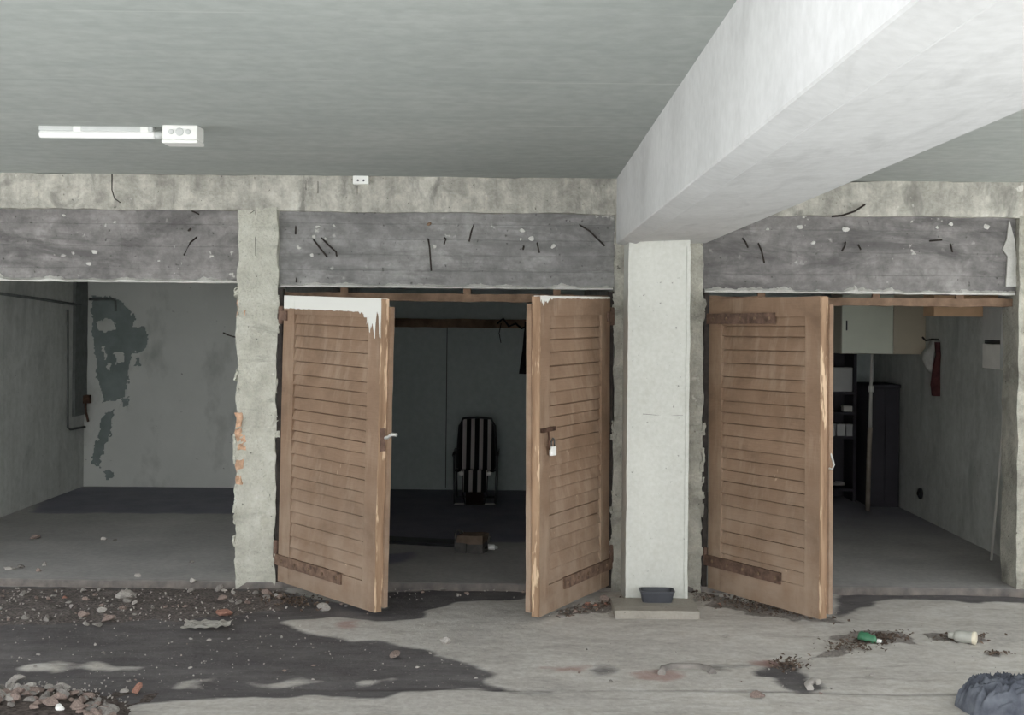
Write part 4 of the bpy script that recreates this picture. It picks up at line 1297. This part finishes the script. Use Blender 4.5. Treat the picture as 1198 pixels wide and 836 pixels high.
# loose crumbs on the damp floor
for _ in range(40):
    px, py = rnd.uniform(0, 560), rnd.uniform(735, 806)
    if px > 420 and py < 760:
        continue
    stone(px, py, rnd.choice((2.5, 3, 3, 4, 5, 6)), rnd.choice('ppgb'), rnd, 'tiny pale crumb on the dark damp floor', 'crumbs on the damp floor')
b = MB()
c0_ = PF(10, 850)
gv_ = [[b.bm.verts.new((c0_.x + u * 0.50, c0_.y + v * 0.56, FZ - 0.01 + 0.10 * max(0, 1 - u * u - v * v) ** 0.7 + 0.008 * noise.noise((u * 9, v * 9, 1)))) for v in np.linspace(-1, 1, 24)] for u in np.linspace(-1, 1, 30)]
for i in range(29):
    for j in range(23):
        b.bm.faces.new((gv_[i][j], gv_[i + 1][j], gv_[i + 1][j + 1], gv_[i][j + 1]))
o = b.build('rubble_grit', M_GRIT)
o['kind'] = 'stuff'
tag(o, 'brown grit and dust the rubble heap is bedded in', 'grit')


def mound(x, y):
    u, v = (x - c0_.x) / 0.50, (y - c0_.y) / 0.56
    return 0.10 * max(0, 1 - u * u - v * v) ** 0.7


# heap at the edge
for _ in range(98):
    px = rnd.uniform(-8, 138)
    top = 805 + max(0, px - 30) * 0.30
    py = rnd.uniform(top + 2, 852)
    q_ = PF(px, py)
    lift = mound(q_.x, q_.y) * 0.9
    stone(px, py, rnd.choice((8, 10, 12, 14, 16, 19, 22)), rnd.choice('gggbbbp'), rnd, 'broken stone of the rubble heap on the yard floor', 'rubble heap', lift=lift)
# crumbs under the doors and by the column
for _ in range(16):
    f = rnd.random()
    px, py = 655 + 62 * f + rnd.uniform(-4, 4), 717 - 17 * f + rnd.uniform(-1, 6)
    stone(px, py, rnd.choice((4, 5, 6, 8, 10)), rnd.choice('gbbrp'), rnd, 'small rubble crumb under the foot of the padlocked door leaf', 'rubble under the padlocked leaf')
for _ in range(10):
    px, py = rnd.uniform(330, 430), rnd.uniform(700, 722)
    stone(px, py, rnd.choice((3, 4, 5, 7)), rnd.choice('gbbp'), rnd, 'small rubble crumb under the foot of the white-topped door leaf', 'rubble under the white-topped leaf')
for _ in range(14):
    px, py = rnd.uniform(812, 850), rnd.uniform(690, 712)
    stone(px, py, rnd.choice((3, 4, 5, 7)), rnd.choice('gbrp'), rnd, 'small rubble crumb behind the white column', 'rubble behind the column')
for _ in range(16):
    px, py = rnd.uniform(600, 1150), rnd.uniform(708, 826)
    stone(px, py, rnd.choice((2.5, 3, 4, 5)), rnd.choice('pgb'), rnd, 'tiny crumb scattered on the pale yard floor', 'crumbs on the pale floor')
for _ in range(10):
    px, py = rnd.uniform(446, 612), rnd.uniform(684, 700)
    stone(px, py, rnd.choice((3, 4, 5, 7)), rnd.choice('pgb'), rnd, 'small crumb in the gap before the middle garage', 'crumbs at the middle threshold')

# the finest crumbs, beyond counting
b = MB()
for n_, (xa, xb, ya, yb), smin, smax in ((260, (-6, 330, 688, 728), 1.6, 3.6), (150, (0, 560, 728, 806), 1.4, 2.8), (90, (0, 150, 796, 836), 2, 4),
                                         (60, (640, 730, 702, 722), 1.6, 3.4), (90, (600, 1190, 706, 830), 1.2, 2.4), (40, (445, 612, 684, 702), 1.4, 3)):
    for _ in range(n_):
        p = PF(rnd.uniform(xa, xb), rnd.uniform(ya, yb))
        w = rnd.uniform(smin, smax) * (p.y + 8.5) / FPX * 0.5
        e = Euler((rnd.uniform(-1, 1), rnd.uniform(-1, 1), rnd.uniform(0, 6))).to_matrix()
        zz = FZ + w * 0.4 + mound(p.x, p.y)
        vs6 = [b.bm.verts.new(Vector((p.x, p.y, zz)) + e @ Vector(c) * w) for c in ((1, 0, 0), (-1, 0.2, 0), (0, 0.8, 0), (0.1, -0.9, 0), (0, 0, 0.7), (0, 0, -0.6))]
        for f in ((0, 2, 4), (2, 1, 4), (1, 3, 4), (3, 0, 4), (2, 0, 5), (1, 2, 5), (3, 1, 5), (0, 3, 5)):
            b.bm.faces.new([vs6[i] for i in f])
o = b.build('fine_rubble', M_STONEP)
o['kind'] = 'stuff'
tag(o, 'finest pale rubble crumbs strewn over the yard floor', 'rubble')

# dry leaf litter, uncountable
b = MB()
for cx_, cy_, rx, ry, nn in ((885, 708, 75, 8, 420), (1035, 746, 30, 7, 150), (1000, 756, 40, 8, 150), (925, 778, 22, 8, 110), (1125, 746, 35, 5, 80), (345, 703, 40, 8, 200), (1165, 765, 20, 2, 40), (690, 712, 35, 6, 120)):
    for _ in range(nn):
        x, y = rnd.gauss(0, 0.5), rnd.gauss(0, 0.5)
        sl = {885: 0.17, 690: -0.2, 345: 0.1}.get(cx_, 0)
        p = PF(cx_ + x * rx, cy_ + y * ry + sl * x * rx)
        s = rnd.uniform(0.006, 0.02)
        e = Euler((rnd.uniform(-.7, .7), rnd.uniform(-.7, .7), rnd.uniform(0, 6.3))).to_matrix()
        vs4 = [b.bm.verts.new(p + Vector((0, 0, 0.009)) + e @ Vector(c)) for c in ((-s, -s * .4, 0), (s * .3, -s * .5, 0.003), (s, s * .2, 0), (-s * .2, s * .5, 0.004))]
        b.bm.faces.new(vs4)
o = b.build('dry_litter', M_LITTER)
o['kind'] = 'stuff'
tag(o, 'dry brown litter of leaves and grit on the yard floor', 'litter')
